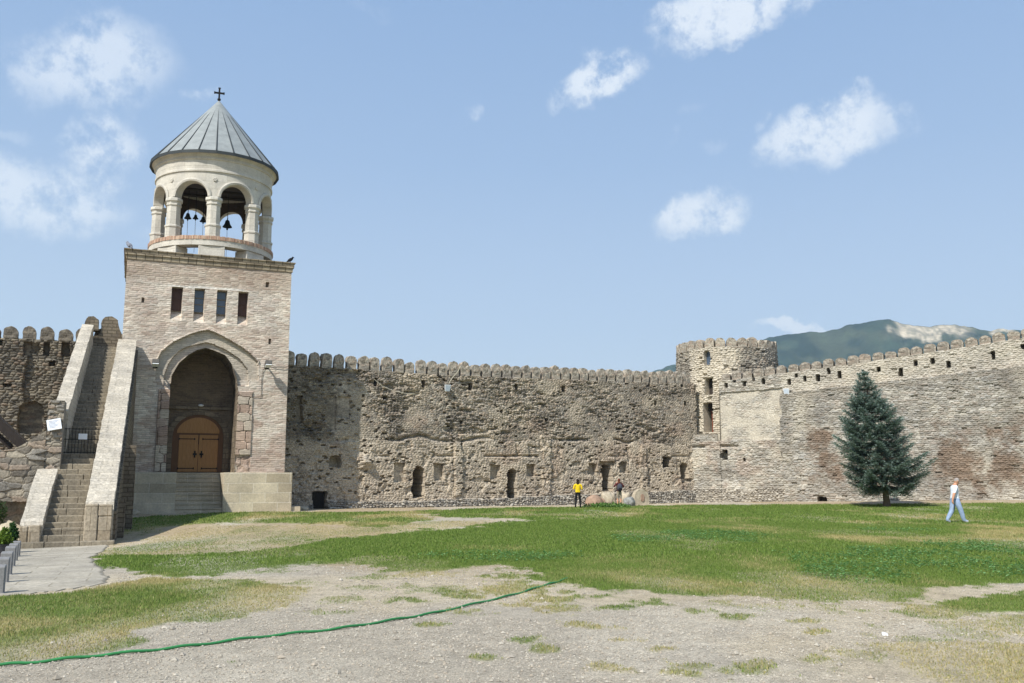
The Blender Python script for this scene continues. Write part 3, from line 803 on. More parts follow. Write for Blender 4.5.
# ------------------------------------------------------------------ gate tower
def build_gate_tower():
    T = empty('gate_tower', A, ANG)
    tag(T, 'square brick gate tower with pointed portal and domed stone belfry on top', 'tower')
    P = FACE
    X0, TW = .17, 8.48; TD = 7.2
    ztop = P.hit(130, 254)[1]
    h = lambda px, py: P.hit(px, py)
    outer = [h(*p) for p in ((155.5, 380), (156, 363), (161.7, 351.6), (173.4, 342), (188.6, 335), (198, 332), (208, 330), (216, 333), (227, 338.7), (241, 347), (250, 353.5), (258, 362), (258.5, 380))]
    second = [h(*p) for p in ((163.5, 386), (164, 376), (168.7, 363), (174.5, 355), (181.6, 349), (189, 346), (197, 344), (206, 342), (214, 344), (225, 349), (239, 357.5), (248, 369), (249, 386))]
    zpl = h(200, 472)[1]
    opening = [h(170, 470), h(170, 389), h(172, 375), h(179, 363), h(188.6, 354.5), h(197, 350), h(206, 348), h(213, 350), h(225, 355), h(232, 364.5), h(236.6, 378.5), h(238, 390), h(237, 470)]
    opening[0] = (opening[1][0], zpl); opening[-1] = (opening[-2][0], zpl)
    us0, us1 = h(175, 490)[0], h(223, 490)[0]
    def inside(poly, U, V):
        m = np.zeros(U.shape, bool); n = len(poly)
        for i in range(n):
            x1, y1 = poly[i]; x2, y2 = poly[(i + 1) % n]
            c = ((y1 > V) != (y2 > V))
            with np.errstate(divide='ignore', invalid='ignore'):
                xi = (x2 - x1) * (V - y1) / (y2 - y1 + 1e-12) + x1
            m ^= c & (U < xi)
        return m
    slots = [(172, 181.5, 286.5, 310), (195, 204, 288.5, 312), (217.3, 226, 290, 314), (239, 247.5, 291.5, 315.5)]
    def rel_hit(x, y): return h(x, y)
    cache = {}
    def relief(U, V):
        es, s1, s2 = stones(U, V, .42, .105, 421, .6, .12); cache.update(es=es, s1=s1, s2=s2)
        Rl = .012 * (es - .6) + .012 * (s1 - .5) + .03 * (fbm(U * .6, V * .6, 408, 3) - .5)
        eb, b1, b2 = stones(U, V, .62, .42, 431, .4, .2); cache.update(eb=eb, b1=b1, b2=b2)
        u2, v2 = wob(U, V, 440, .02)
        ins_o = inside(outer, U, V); ins_s = inside(second, U, v2)
        cache['o'] = ins_o; cache['s'] = ins_s
        Rl = np.where(ins_o, Rl * .6 - .16, Rl); Rl = np.where(ins_s, Rl - .16, Rl)
        # hood edge
        d = np.full(U.shape, 9.0)
        for i in range(1, len(outer) - 2):
            a = np.array(outer[i]); b = np.array(outer[i + 1]); ab = b - a
            t = np.clip(((U - a[0]) * ab[0] + (V - a[1]) * ab[1]) / (ab @ ab), 0, 1)
            d = np.minimum(d, np.hypot(U - a[0] - t * ab[0], V - a[1] - t * ab[1]))
        Rl = np.where((d < .07) & ~ins_o, .07, Rl)
        zj = h(200, 390)[1]
        jl = (U > h(156.5, 430)[0]) & (U < opening[0][0] + .1); jr = (U < h(251, 430)[0]) & (U > opening[-1][0] - .1)
        jam = (jl | jr) & (V < zj) & (V > zpl); cache['jam'] = jam; cache['jl'] = jl
        Rl = np.where(jam, .03 + .05 * ss(.03, .2, eb) + .04 * (b1 - .5), Rl)
        br = jr & (V < h(240, 455)[1]) & (V > zpl); Rl = np.where(br, -.10 + .18 * fbm(U * 4, V * 4, 447, 3), Rl)
        for (x0, x1, y0, y1) in slots:
            ua, vt = h(x0, y0); ub, vb = h(x1, y1)
            vs = vb - .55
            m = (U > ua) & (U < ub) & (V < vt) & (V > vs)
            Rl = np.where(m, -.5 * ss(0, 1, np.clip((V - vs) / .55, 0, 1)) if False else -.5 * np.clip((V - vs) / .55, 0, 1), Rl)
        for (x, y) in ((267.5, 284.5), (270, 341), (143, 300)):
            ua, vt = h(x - 1.2, y - 2.5); ub, vb = h(x + 1.2, y + 2.5)
            Rl = np.where((U > ua) & (U < ub) & (V < vt) & (V > vb), -.3, Rl)
        return Rl
    def colour(U, V, Rl):
        c = cache
        st = pal(c['s1'], [(208, 195, 174), (198, 183, 161), (215, 203, 182), (190, 170, 148), (205, 188, 168), (201, 190, 171)]) * (.9 + .2 * c['s2'][..., None])
        st = mix(st, np.broadcast_to(lin((206, 194, 172)), st.shape), (1 - ss(.04, .2, c['es'])) * .5)
        q = fbm(U * .55, V * .7, 472, 4)
        st = mix(st, st * np.array([.84, .75, .69]), ss(.5, .68, q) * .5)
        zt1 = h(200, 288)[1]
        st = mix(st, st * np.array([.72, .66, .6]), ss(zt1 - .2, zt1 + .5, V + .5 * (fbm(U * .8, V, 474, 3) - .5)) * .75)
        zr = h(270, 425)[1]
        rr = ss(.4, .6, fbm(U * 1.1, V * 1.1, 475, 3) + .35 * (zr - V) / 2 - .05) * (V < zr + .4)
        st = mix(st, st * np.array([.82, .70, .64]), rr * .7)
        grey = ss(.45, .6, fbm(U * .7, V * .7, 478, 3)) * ss(h(140, 330)[1], h(140, 400)[1], V) * (U < 2)
        mould = np.broadcast_to(lin((190, 178, 156)), st.shape) * (.85 + .3 * fbm(U * 3, V * 3, 476, 3))[..., None]
        st = np.where(c['o'][..., None], mould, st)
        jam = pal(c['b1'], [(186, 156, 128), (176, 146, 120), (190, 174, 148), (182, 156, 132), (194, 178, 152), (170, 138, 114)])
        jam = mix(jam, np.broadcast_to(lin((120, 104, 88)), st.shape), 1 - ss(.03, .14, c['eb']))
        st = np.where(c['jam'][..., None], jam, st)
        # pale string course over the slots
        ua, va = h(168, 285.2); ub, vb = h(244, 290.5)
        vl = va + (U - ua) / (ub - ua) * (vb - va)
        st = np.where(((np.abs(V - vl) < .05) & (U > ua) & (U < ub))[..., None], np.broadcast_to(lin((226, 220, 206)), st.shape), st)
        return st
    def skip(u, v):
        return inside(opening, u, v) | ((u > us0) & (u < us1) & (v < zpl + .02))
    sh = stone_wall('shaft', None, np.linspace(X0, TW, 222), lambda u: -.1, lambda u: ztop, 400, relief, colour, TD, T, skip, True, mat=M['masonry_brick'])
    # portal reveal
    PD = 2.55
    mb = MB(); n = len(opening)
    ext = [(opening[0][0], -.05)] + opening + [(opening[-1][0], -.05)]
    vs = [(u, .28, v) for u, v in ext] + [(u, PD, v) for u, v in ext]; n = len(ext)
    mb.add(vs, [(i, i + 1, i + 1 + n, i + n) for i in range(n - 1)])
    vs = [(u, .28, v) for u, v in ext] + [(u, -.02, v) for u, v in ext]
    mb.add(vs, [(i, i + 1, i + 1 + n, i + n) for i in range(n - 1)])
    rv = mb.build('portal_reveal', M['portalstone'], T, step=.4, rough=.012)
    # back wall of the portal, lintel and arch surround
    bx = lambda px, py: P.hit(px, py, -PD)
    mb = MB(); mb.box(opening[0][0] - .3, opening[-1][0] + .3, PD, PD + .3, 0, opening[6][1] + .2)
    mb.build('portal_back_wall', M['oldbrick'], T, step=.3, rough=.012)
    ul, zl = bx(171, 405.5); ur, zl2 = bx(236, 410.5)
    mb = MB(); mb.box(opening[0][0] + .01, opening[-1][0] - .01, PD - .16, PD - .002, zl2, zl)
    mb.build('lintel', M['portalstone'], T, rough=.015, step=.3)
    dl, dtop = bx(173.5, 414); dr, _ = bx(224.5, 414); dz = zpl + .01
    zsp = dtop - (dr - dl) / 2 * .92
    def arc(x0, x1, zs, zt, k=18):
        c = (x0 + x1) / 2; r = (x1 - x0) / 2
        return [(c - r * math.cos(math.pi * i / k), zs + (zt - zs) * math.sin(math.pi * i / k)) for i in range(k + 1)]
    ao = arc(dl - .28, dr + .28, zsp, dtop + .26); ai = arc(dl, dr, zsp, dtop)
    mb = MB()
    o = [(dl - .28, dz)] + ao + [(dr + .28, dz)]; i_ = [(dl, dz)] + ai + [(dr, dz)]; n = len(o)
    for k in range(n - 1):
        quad = [o[k], o[k + 1], i_[k + 1], i_[k]]
        mb.add([(x, PD - .12, z) for x, z in quad] + [(x, PD - .003, z) for x, z in quad], [(0, 1, 2, 3), (7, 6, 5, 4), (0, 4, 5, 1), (1, 5, 6, 2), (2, 6, 7, 3), (3, 7, 4, 0)])
    mb.build('door_arch', M['portalstone'], T)
    # timber door
    mb = MB(); mb.prism([(dl + .01, dz)] + arc(dl + .01, dr - .01, zsp, dtop - .01) + [(dr - .01, dz)], PD - .06, PD - .003)
    door = mb.build('door', M['doorframe'], T)
    lz = bx(195, 435)[1]; lx0 = bx(178.5, 450)[0]; lx1 = bx(217.5, 450)[0]; xm = (lx0 + lx1) / 2
    mb = MB(); tz = arc(dl + .16, dr - .16, zsp, dtop - .16)
    tz = [p for p in tz if p[1] > lz + .1]
    mb.prism([(tz[0][0], lz + .1)] + tz + [(tz[-1][0], lz + .1)], PD - .085, PD - .061)
    mb.build('tympanum', M['doorwood'], door)
    for s in (0, 1):
        a, b = (lx0, xm - .012) if s == 0 else (xm + .012, lx1)
        mb = MB()
        nb = 5
        for k in range(nb):
            mb.box(a + (b - a) * k / nb + .003, a + (b - a) * (k + 1) / nb - .003, PD - .095, PD - .061, dz + .02, lz)
        mb.build('door_leaf', M['doorwood'], door)
        for zz in (lz - .22, dz + .2):
            mb = MB(); q0, q1 = (a, a + (b - a) * .8) if s == 0 else (b - (b - a) * .8, b)
            mb.box(q0, q1, PD - .115, PD - .096, zz - .022, zz + .022)
            for q in (q0, q1): mb.box(q - .03, q + .03, PD - .118, PD - .097, zz - .05, zz + .05)
            mb.build('hinge', M['iron'], door)
        mb = MB(); hx = xm + (.13 if s else -.13) * 1.3; hz = dz + (lz - dz) * .48
        mb.box(hx - .035, hx + .035, PD - .14, PD - .096, hz - .18, hz + .18); mb.box(hx - .1, hx + .1, PD - .138, PD - .097, hz - .05, hz + .05)
        mb.tube([(hx, PD - .14, hz + .05), (hx, PD - .2, hz + .02), (hx, PD - .2, hz - .08), (hx, PD - .14, hz - .11)], .015, 6)
        mb.build('handle', M['iron'], door)
    mb = MB(); mb.box(xm - .02, xm + .02, PD - .12, PD - .096, lz - .5, lz + .04); mb.build('bolt', M['iron'], door)
    # plinth and entrance steps
    PP = .5
    pl = P.hit(126, 495, PP)[0]; pr = P.hit(292, 490, PP)[0]; s0 = P.hit(175.5, 492, PP)[0]; s1 = P.hit(223, 492, PP)[0]
    zt = P.hit(200, 472.3, PP)[1]
    mb = MB(); mb.box(pl, s0, -PP, .02, -.2, zt); mb.box(s1, pr, -PP, .02, -.2, zt)
    mb.box(opening[0][0] - .1, s0 - .001, .02, PD, -.2, zt - .004); mb.box(s1 + .001, opening[-1][0] + .1, .02, PD, -.2, zt - .004)
    mb.box(pr, pr + .5, -.35, 2.4, -.2, .25)
    mb.build('plinth', M['ashlar'], T, bev=.02, weld=False)
    mb = MB(); ns = 9
    for k in range(ns):
        z1 = zt * (k + 1) / ns - (.004 if k == ns - 1 else 0); y0 = -PP + .03 + k * .27 + random.uniform(-.012, .012)
        mb.box(s0 + .002, s1 - .002, y0 + .03, PD, zt * k / ns - (.2 if k == 0 else 0), z1 - .06)
        mb.box(s0 + .004, s1 - .004, y0 - .02, y0 + .3, z1 - .058, z1)
    mb.build('entrance_steps', M['ashlar'], T, bev=.012, weld=False)
    # slot windows
    for k, (x0, x1, y0, y1) in enumerate(slots):
        ua, vt = h(x0, y0); ub, vb = h(x1, y1)
        mb = MB(); fr = .035
        mb.box(ua, ub, .36, .40, vb, vb + fr); mb.box(ua, ub, .36, .40, vt - fr, vt); mb.box(ua, ua + fr, .36, .40, vb + fr, vt - fr); mb.box(ub - fr, ub, .36, .40, vb + fr, vt - fr)
        for q in ((.36, .64) if k in (1, 2) else (.5,)): mb.box(ua + fr, ub - fr, .365, .395, vb + (vt - vb) * q - .02, vb + (vt - vb) * q + .02)
        w = mb.build('window', M['muntin'] if k in (1, 2) else M['brownwood'], T)
        mb = MB(); mb.box(ua + fr, ub - fr, .402, .412, vb + fr, vt - fr)
        mb.build('pane', M['pane'] if k in (1, 2) else M['brownwood'], w)
    # cornice
    cz0, cz1 = P.hit(123, 253.5, .2)[1], P.hit(123, 247.3, .24)[1]
    mb = MB(); zc = [cz0, cz0 + (cz1 - cz0) * .34, cz0 + (cz1 - cz0) * .42, cz1 - .05, cz1]
    for (a, b, o) in ((ztop - .25, zc[0] + .02, .05), (zc[0] + .02, zc[3], .12), (zc[3], cz1, .18)):
        mb.box(X0 - o, TW + o, -o, TD + o, a, b)
    mb.build('cornice', M['cornice'], T, step=.35, rough=.018)
    # thin roof slab edge stones (uneven)
    # ---------------- belfry
    c = (4.5, 3.5); cw = T.matrix_basis if False else None
    rotm = Matrix.Rotation(ANG, 3, 'Z')
    wc = A + rotm @ Vector((c[0], c[1], 0))
    a0 = math.atan2(-wc.y, -wc.x) - ANG                    # one column faces the camera side
    RO, RI = 3.14, 2.70
    zb = cz1; zcap = 16.72; zsp = 16.76; half = .282; r_ar = half * (RO + RI) / 2
    ztopA = 18.15
    mb = MB()
    nb = 20
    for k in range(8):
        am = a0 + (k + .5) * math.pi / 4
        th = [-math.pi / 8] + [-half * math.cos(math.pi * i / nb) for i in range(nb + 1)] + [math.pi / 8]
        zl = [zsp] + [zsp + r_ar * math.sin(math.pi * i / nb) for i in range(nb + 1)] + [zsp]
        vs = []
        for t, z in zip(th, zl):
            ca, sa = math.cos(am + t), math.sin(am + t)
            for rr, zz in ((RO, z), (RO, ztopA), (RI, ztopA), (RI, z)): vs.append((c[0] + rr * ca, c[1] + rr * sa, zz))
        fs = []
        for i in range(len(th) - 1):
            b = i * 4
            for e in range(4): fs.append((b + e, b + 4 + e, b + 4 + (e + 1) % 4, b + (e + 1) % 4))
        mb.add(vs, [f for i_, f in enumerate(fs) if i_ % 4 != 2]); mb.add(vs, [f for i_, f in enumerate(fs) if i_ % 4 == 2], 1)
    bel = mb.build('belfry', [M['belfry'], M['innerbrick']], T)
    # archivolts
    for k in range(8):
        am = a0 + (k + .5) * math.pi / 4; mb = MB(); vs = []
        for i in range(25):
            q = math.pi * i / 24
            for rad_, off in ((1.02, .0), (1.02, .06), (1.13, .085), (1.22, .05), (1.22, 0)):
                t = -half * rad_ * math.cos(q); z = zsp + r_ar * rad_ * math.sin(q)
                vs.append((c[0] + (RO + off) * math.cos(am + t), c[1] + (RO + off) * math.sin(am + t), z))
        fs = [(i * 5 + j, (i + 1) * 5 + j, (i + 1) * 5 + j + 1, i * 5 + j + 1) for i in range(24) for j in range(4)]
        mb.add(vs, fs); mb.build('archivolt', M['belfry'], bel, smooth=False)
        # rosette over each column
        aa = a0 + k * math.pi / 4; zr = 17.72
        mb = MB(); pc = Vector((c[0] + (RO + .01) * math.cos(aa), c[1] + (RO + .01) * math.sin(aa), zr))
        for q in range(6):
            qa = q * math.pi / 3
            mb.ell(pc + Vector((-math.sin(aa) * .075 * math.cos(qa), math.cos(aa) * .075 * math.cos(qa), .075 * math.sin(qa))), (.05, .05, .05), 6)
        mb.ell(pc, (.05, .05, .05), 6); mb.build('rosette', M['belfry'], bel, smooth=True)
    # columns (octagonal, ring, base, capital)
    zring0, zring1 = 14.02, 14.52
    cm = MB()
    def oct_ring(prof, n=8): cm.lathe(prof, (0, 0), n, a0=math.pi / 8)
    oct_ring([(0, zring0 - .2), (.36, zring0 - .2), (.36, zring1 - .02), (.42, zring1 + .02), (.42, 15.08), (.46, 15.11), (.46, 15.19), (.385, 15.24), (.37, 16.28), (.42, 16.32), (.42, 16.38), (.38, 16.42), (.40, 16.5), (.47, 16.56), (.47, 16.68), (.44, zcap), (0, zcap)])
    cmo = cm.build('column', M['belfry'], bel)
    cb = MB(); cb.box(-.5, .36, -.68, .68, zb - .02, zring0 - .002)
    pb = cb.build('column_base', M['belfry'], bel, bev=.03)
    for k in range(8):
        a = a0 + k * math.pi / 4; rr = 2.9
        for proto in (cmo, pb):
            o = proto if k == 0 else link(proto.copy(), bel)
            o.location = (c[0] + rr * math.cos(a), c[1] + rr * math.sin(a), 0); o.rotation_euler = (0, 0, a)
    mb = MB(); mb.lathe([(2.6, zring0), (3.34, zring0), (3.34, zring1 - .2), (2.6, zring1 - .2)], c, 64, close=True); mb.build('ring_beam', M['belfry'], bel)
    mb = MB()
    for k in range(230):                                    # bricks on edge
        a = 2 * math.pi * k / 230; w_ = .078
        mt = Matrix.Translation((c[0], c[1], 0)) @ Matrix.Rotation(a, 4, 'Z')
        mb.box(2.62, 3.37 + random.uniform(-.015, .02), -w_ / 2, w_ / 2, zring1 - .197, zring1 + random.uniform(-.015, .02), 0 if random.random() < .7 else 1, mt)
    mb.build('brick_parapet', [plain_mat('parapet_brick_red', (178, 146, 124), .9, 0, .5), plain_mat('parapet_brick_pale', (192, 166, 142), .9, 0, .5)], bel, weld=False)
    mb = MB()
    mb.lathe([(RO, ztopA - .02), (RO + .07, ztopA), (RO + .07, ztopA + .1), (RO + .02, ztopA + .14), (RO + .05, 18.78), (RO + .13, 18.82), (RO + .13, 18.92), (RO + .1, 18.95), (RO + .2, 19.1), (RO + .26, 19.13), (RI, 19.13), (RI, ztopA - .02)], c, 72, close=True)
    mb.build('drum_cornice', M['belfry'], bel, smooth=False)
    mb = MB(); mb.lathe([(0, 18.3), (RI + .05, 18.3), (RI + .05, 18.36), (0, 18.36)], c, 48); mb.build('ceiling', M['oldwood'], bel)
    # roof
    RE, ze, za = 3.5, 19.22, 23.45
    mb = MB(); n = 24
    mb.lathe([(RE + .02, ze - .09), (RE + .02, ze), (RE, ze + .02), (.05, za)], c, n, a0=a0)
    mb.lathe([(0, ze - .08), (RE + .018, ze - .088)], c, n, m=1, a0=a0)
    mb.lathe([(RE + .03, ze - .16), (RE + .05, ze - .16), (RE + .05, ze + .012), (RE + .03, ze + .012)], c, n, m=1, a0=a0, close=True)
    for k in range(n):
        if k % 2: 
            if k % 4 == 1 or k % 4 == 3: pass
        a = a0 + 2 * math.pi * k / n
        f = 1.0 if k % 3 == 0 else .86
        if f == 0: continue
        p0 = Vector((RE * math.cos(a), RE * math.sin(a), ze + .03)); p1 = Vector((0, 0, za))
        q = p0 + (p1 - p0) * f
        cc = Vector((c[0], c[1], 0))
        mb.tube([cc + p0, cc + q], [.042, .03], 5, m=1)
    mb.build('roof', [M['roof'], M['roofdark']], bel)
    # cross
    mb = MB(); cc = Vector((c[0], c[1], 0))
    mb.tube([cc + Vector((0, 0, za - .1)), cc + Vector((0, 0, za + .2))], .04, 8); mb.ell(cc + Vector((0, 0, za + .1)), (.1, .1, .1), 8)
    mt = Matrix.Translation((c[0], c[1], za + .5)) @ Matrix.Rotation(a0 + math.pi / 2, 4, 'Z')
    mb.box(-.05, .05, -.03, .03, -.32, .32, 0, mt); mb.box(-.28, .28, -.029, .029, -.05, .05, 0, mt)
    for (x, z) in ((-.26, 0), (.26, 0), (0, .3)):
        d = (.035 if x == 0 else .07, .07 if x else .035); mb.box(x - (.07 if x == 0 else .035), x + (.07 if x == 0 else .035), -.024, .024, z - (.035 if x == 0 else .07), z + (.035 if x == 0 else .07), 0, mt)
    mb.build('cross', M['iron'], bel)
    # bell beams
    va = Vector((-math.sin(a0), math.cos(a0), 0)); fw = Vector((math.cos(a0), math.sin(a0), 0))
    mb = MB(); cc = Vector((c[0], c[1], 17.85))
    for off in (.5, -.7):
        p = cc + fw * off; L = math.sqrt(2.8 ** 2 - off ** 2)
        mb.tube([p - va * L, p + va * L], .09, 8)
    mb.build('beam', M['oldwood'], bel)
    # bells (things that hang from the beams)
    def mk_bell(s):
        prof = [(0, 0), (.03, 0), (.09, -.03), (.12, -.1), (.14, -.2), (.19, -.3), (.24, -.36), (.25, -.4), (.22, -.4), (.1, -.1), (0, -.06)]
        mb = MB(); mb.lathe([(r * s, z * s) for r, z in prof], (0, 0), 20); mb.tube([(0, 0, -.02), (0, 0, .1 * s)], .03 * s, 6)
        return mb
    spots = [(188.5, 213, .95, 'second largest bell, hanging leftmost in the left front belfry arch'), (196, 214.5, .75, 'small bell hanging in the middle of the left front belfry arch'), (203.5, 216.5, .9, 'bell hanging close beside the front belfry column'), (227.5, 220, 1.25, 'largest bell, hanging alone in the right front belfry arch')]
    for (px, py, s, lab) in spots:
        off = .5; pw = at(px, py, wc.y - .0)
        pl_ = rotm.inverted() @ (pw - A); lat = (pl_ - Vector((c[0], c[1], 0))).dot(va)
        p = Vector((c[0], c[1], 0)) + fw * off + va * lat
        w = A + rotm @ p
        e = empty('bell', (w.x, w.y, at(px, py, w.y)[2]))
        tag(e, lab, 'bell', 'bells in the belfry')
        mk_bell(s * .85).build('bell_body', M['bronze'], e, smooth=True)
        mb = MB(); mb.tube([(0, 0, -.08), (0, 0, -.42 * s)], .018, 6); mb.ell((0, 0, -.42 * s), (.045 * s, .045 * s, .06 * s), 8); mb.build('clapper', M['iron'], e)
        mb = MB(); mb.tube([(0, 0, .09 * s), (0, 0, 17.85 - e.location.z)], .022, 6); mb.build('hanger', M['iron'], e)
        mb = MB(); mb.tube([(0, 0, -.47 * s), (.01, .01, -1.3), (0, .02, -2.2)], .011, 5); mb.build('rope', M['cable'], e)
    return T, cz1
tower, tower_top = build_gate_tower()

# ------------------------------------------------------------------ staircase up to the wall walk
def build_stairs():
    S = empty('stone_staircase', (STAIR.x, STAIR.y, 0), SANG)
    tag(S, 'long steep stone staircase between broad parapets climbing beside the gate tower', 'staircase')
    z0 = STAIR_Z; n = 44; rise = .2; tread = .378
    xl0, xl1, xr0, xr1 = -1.38, -.72, .52, 1.38
    mb = MB()
    for k in range(n):
        x0, x1 = (xl1 - .06, xr0 + .06)
        y0 = .1 + k * tread + random.uniform(-.025, .025); z1 = z0 + rise * (k + 1) + random.uniform(-.015, .015)
        if k < 2: x0, x1 = xl0 - .18 + k * .12, xr1 + .12 - k * .1
        ye = y0 + tread + .15 if k < n - 1 else y0 + 2.0
        if k < 2: ye = y0 + .8
        # stones of differing length in each step
        cuts = sorted([x0, x1] + ([x0 + (x1 - x0) * random.uniform(.3, .7)] if k > 1 else [x0 + (x1 - x0) * .32, x0 + (x1 - x0) * .66]))
        for a, b in zip(cuts[:-1], cuts[1:]):
            mb.box(a + .004, b - .004, y0 + random.uniform(-.015, .015), ye, z1 - rise - .25, z1 + random.uniform(-.012, .008))
    mb.build('steps', M['step'], S, bev=.022, weld=False)
    sl = rise / tread
    def slope_block(name, x0, x1, pts, mat, rough=.02, step=.3, seed=0):
        mb = MB(); mb.prism_x(pts, x0, x1); return mb.build(name, mat, S, step=step, rough=rough, seed=seed)
    # right parapet: end blocks, then one long slope down to the ground
    slope_block('parapet', xr0, xr1, [(.78, .34), (.95, .92), (16.35, 8.66), (16.35, -.4), (.78, -.7)], M['parapet'], .045, .2, 1)
    mb = MB(); mb.box(xr0 + .01, xr0 + .42, .43, .775, -.8, .86); mb.box(xr0 + .435, xr1 - .01, .45, .775, -.8, .45); mb.box(xr0 + .43, xr1 - .015, .44, .785, .456, .84)
    mb.build('end_block', M['endstone'], S, bev=.03, rough=.02, step=.25)
    mb = MB(); xm_ = (xl0 + xl1) / 2 - .06; mb.box(xl0 + .01, xm_ - .008, .4, .53, -.8, .17); mb.box(xm_ + .008, xl1 - .01, .41, .53, -.8, .2)
    mb.build('end_block', M['endstone'], S, bev=.03, rough=.02, step=.2, seed=4)
    # left parapet: low lower run, then the upper run beyond the pier
    slope_block('parapet', xl0, xl1, [(.55, -.7), (.5, .2), (.62, .3), (4.25, 2.05), (4.25, -.7)], M['parapet'], .045, .2, 2)
    slope_block('parapet', xl0 + .2, xl1 + .06, [(6.0, -.6), (6.0, 4.32), (16.2, 9.3), (16.6, 9.3), (16.6, -.6)], M['parapet'], .045, .2, 3)
    # masonry core under the flight
    slope_block('side_wall', xl1 + .02, xr0 - .02, [(.9, -.7), (.9, -.35), (16.3, 7.6), (16.3, -.7)], M['stairside'], 0, 0)
    slope_block('side_wall', xr1 + .001, xr1 + .1, [(1.0, -.7), (1.0, .6), (16.0, 8.1), (16.0, -.7)], M['stairside'], .02, .3, 6)
    mb = MB(); mb.box(xr1 + .05, xr1 + .5, 5.9, 6.4, -.7, 3.0); mb.build('buttress', M['stairside'], S, rough=.04, step=.25)
    mb = MB(); mb.box(xr1 + .02, xr1 + .3, 2.8, 3.3, -.7, .95); mb.build('buttress', M['stairside'], S, rough=.04, step=.25)
    # merlon-like stub and landing wall at the head of the stair
    mb = MB()
    x = .08; w = .95
    mb.prism([(x - w, 8.3), (x - w, 8.75), (x - w * .55, 8.9), (x - .45, 9.05), (x - .42, 9.6), (x - .25, 9.85), (x + .05, 9.9), (x + .3, 9.75), (x + .4, 9.4), (x + .55, 9.0), (x + .9, 8.9), (x + .9, 8.3)], 16.9, 17.5)
    mb.prism([(-1.1, 9.1), (-1.1, 9.6), (-.95, 9.8), (-.7, 9.83), (-.5, 9.65), (-.45, 9.1)], 16.75, 17.3)
    mb.build('head_wall', M['stairside'], S, step=.22, rough=.05)
    # iron gate across the flight
    g = empty('stair_gate', (S.location + Matrix.Rotation(SANG, 3, 'Z') @ Vector((0, 5.9, 0))), SANG)
    tag(g, 'low iron bar gate with a small white sign across the stone staircase', 'gate')
    zg = z0 + rise * 15.6
    mb = MB()
    for z in (zg + .12, zg + .62, zg + 1.02): mb.box(xl1, xr0, -.012, .012, z - .014, z + .014)
    for k in range(11):
        x = xl1 + (xr0 - xl1) * (k + .5) / 11; mb.box(x - .009, x + .009, -.009, .009, zg + .02, zg + 1.06)
    mb.build('bars', M['iron'], g)
    mb = MB(); mb.box(-.22, .09, -.035, -.014, zg + .62, zg + .84); sg = mb.build('sign_plate', M['white'], g)
    return S
stairs = build_stairs()

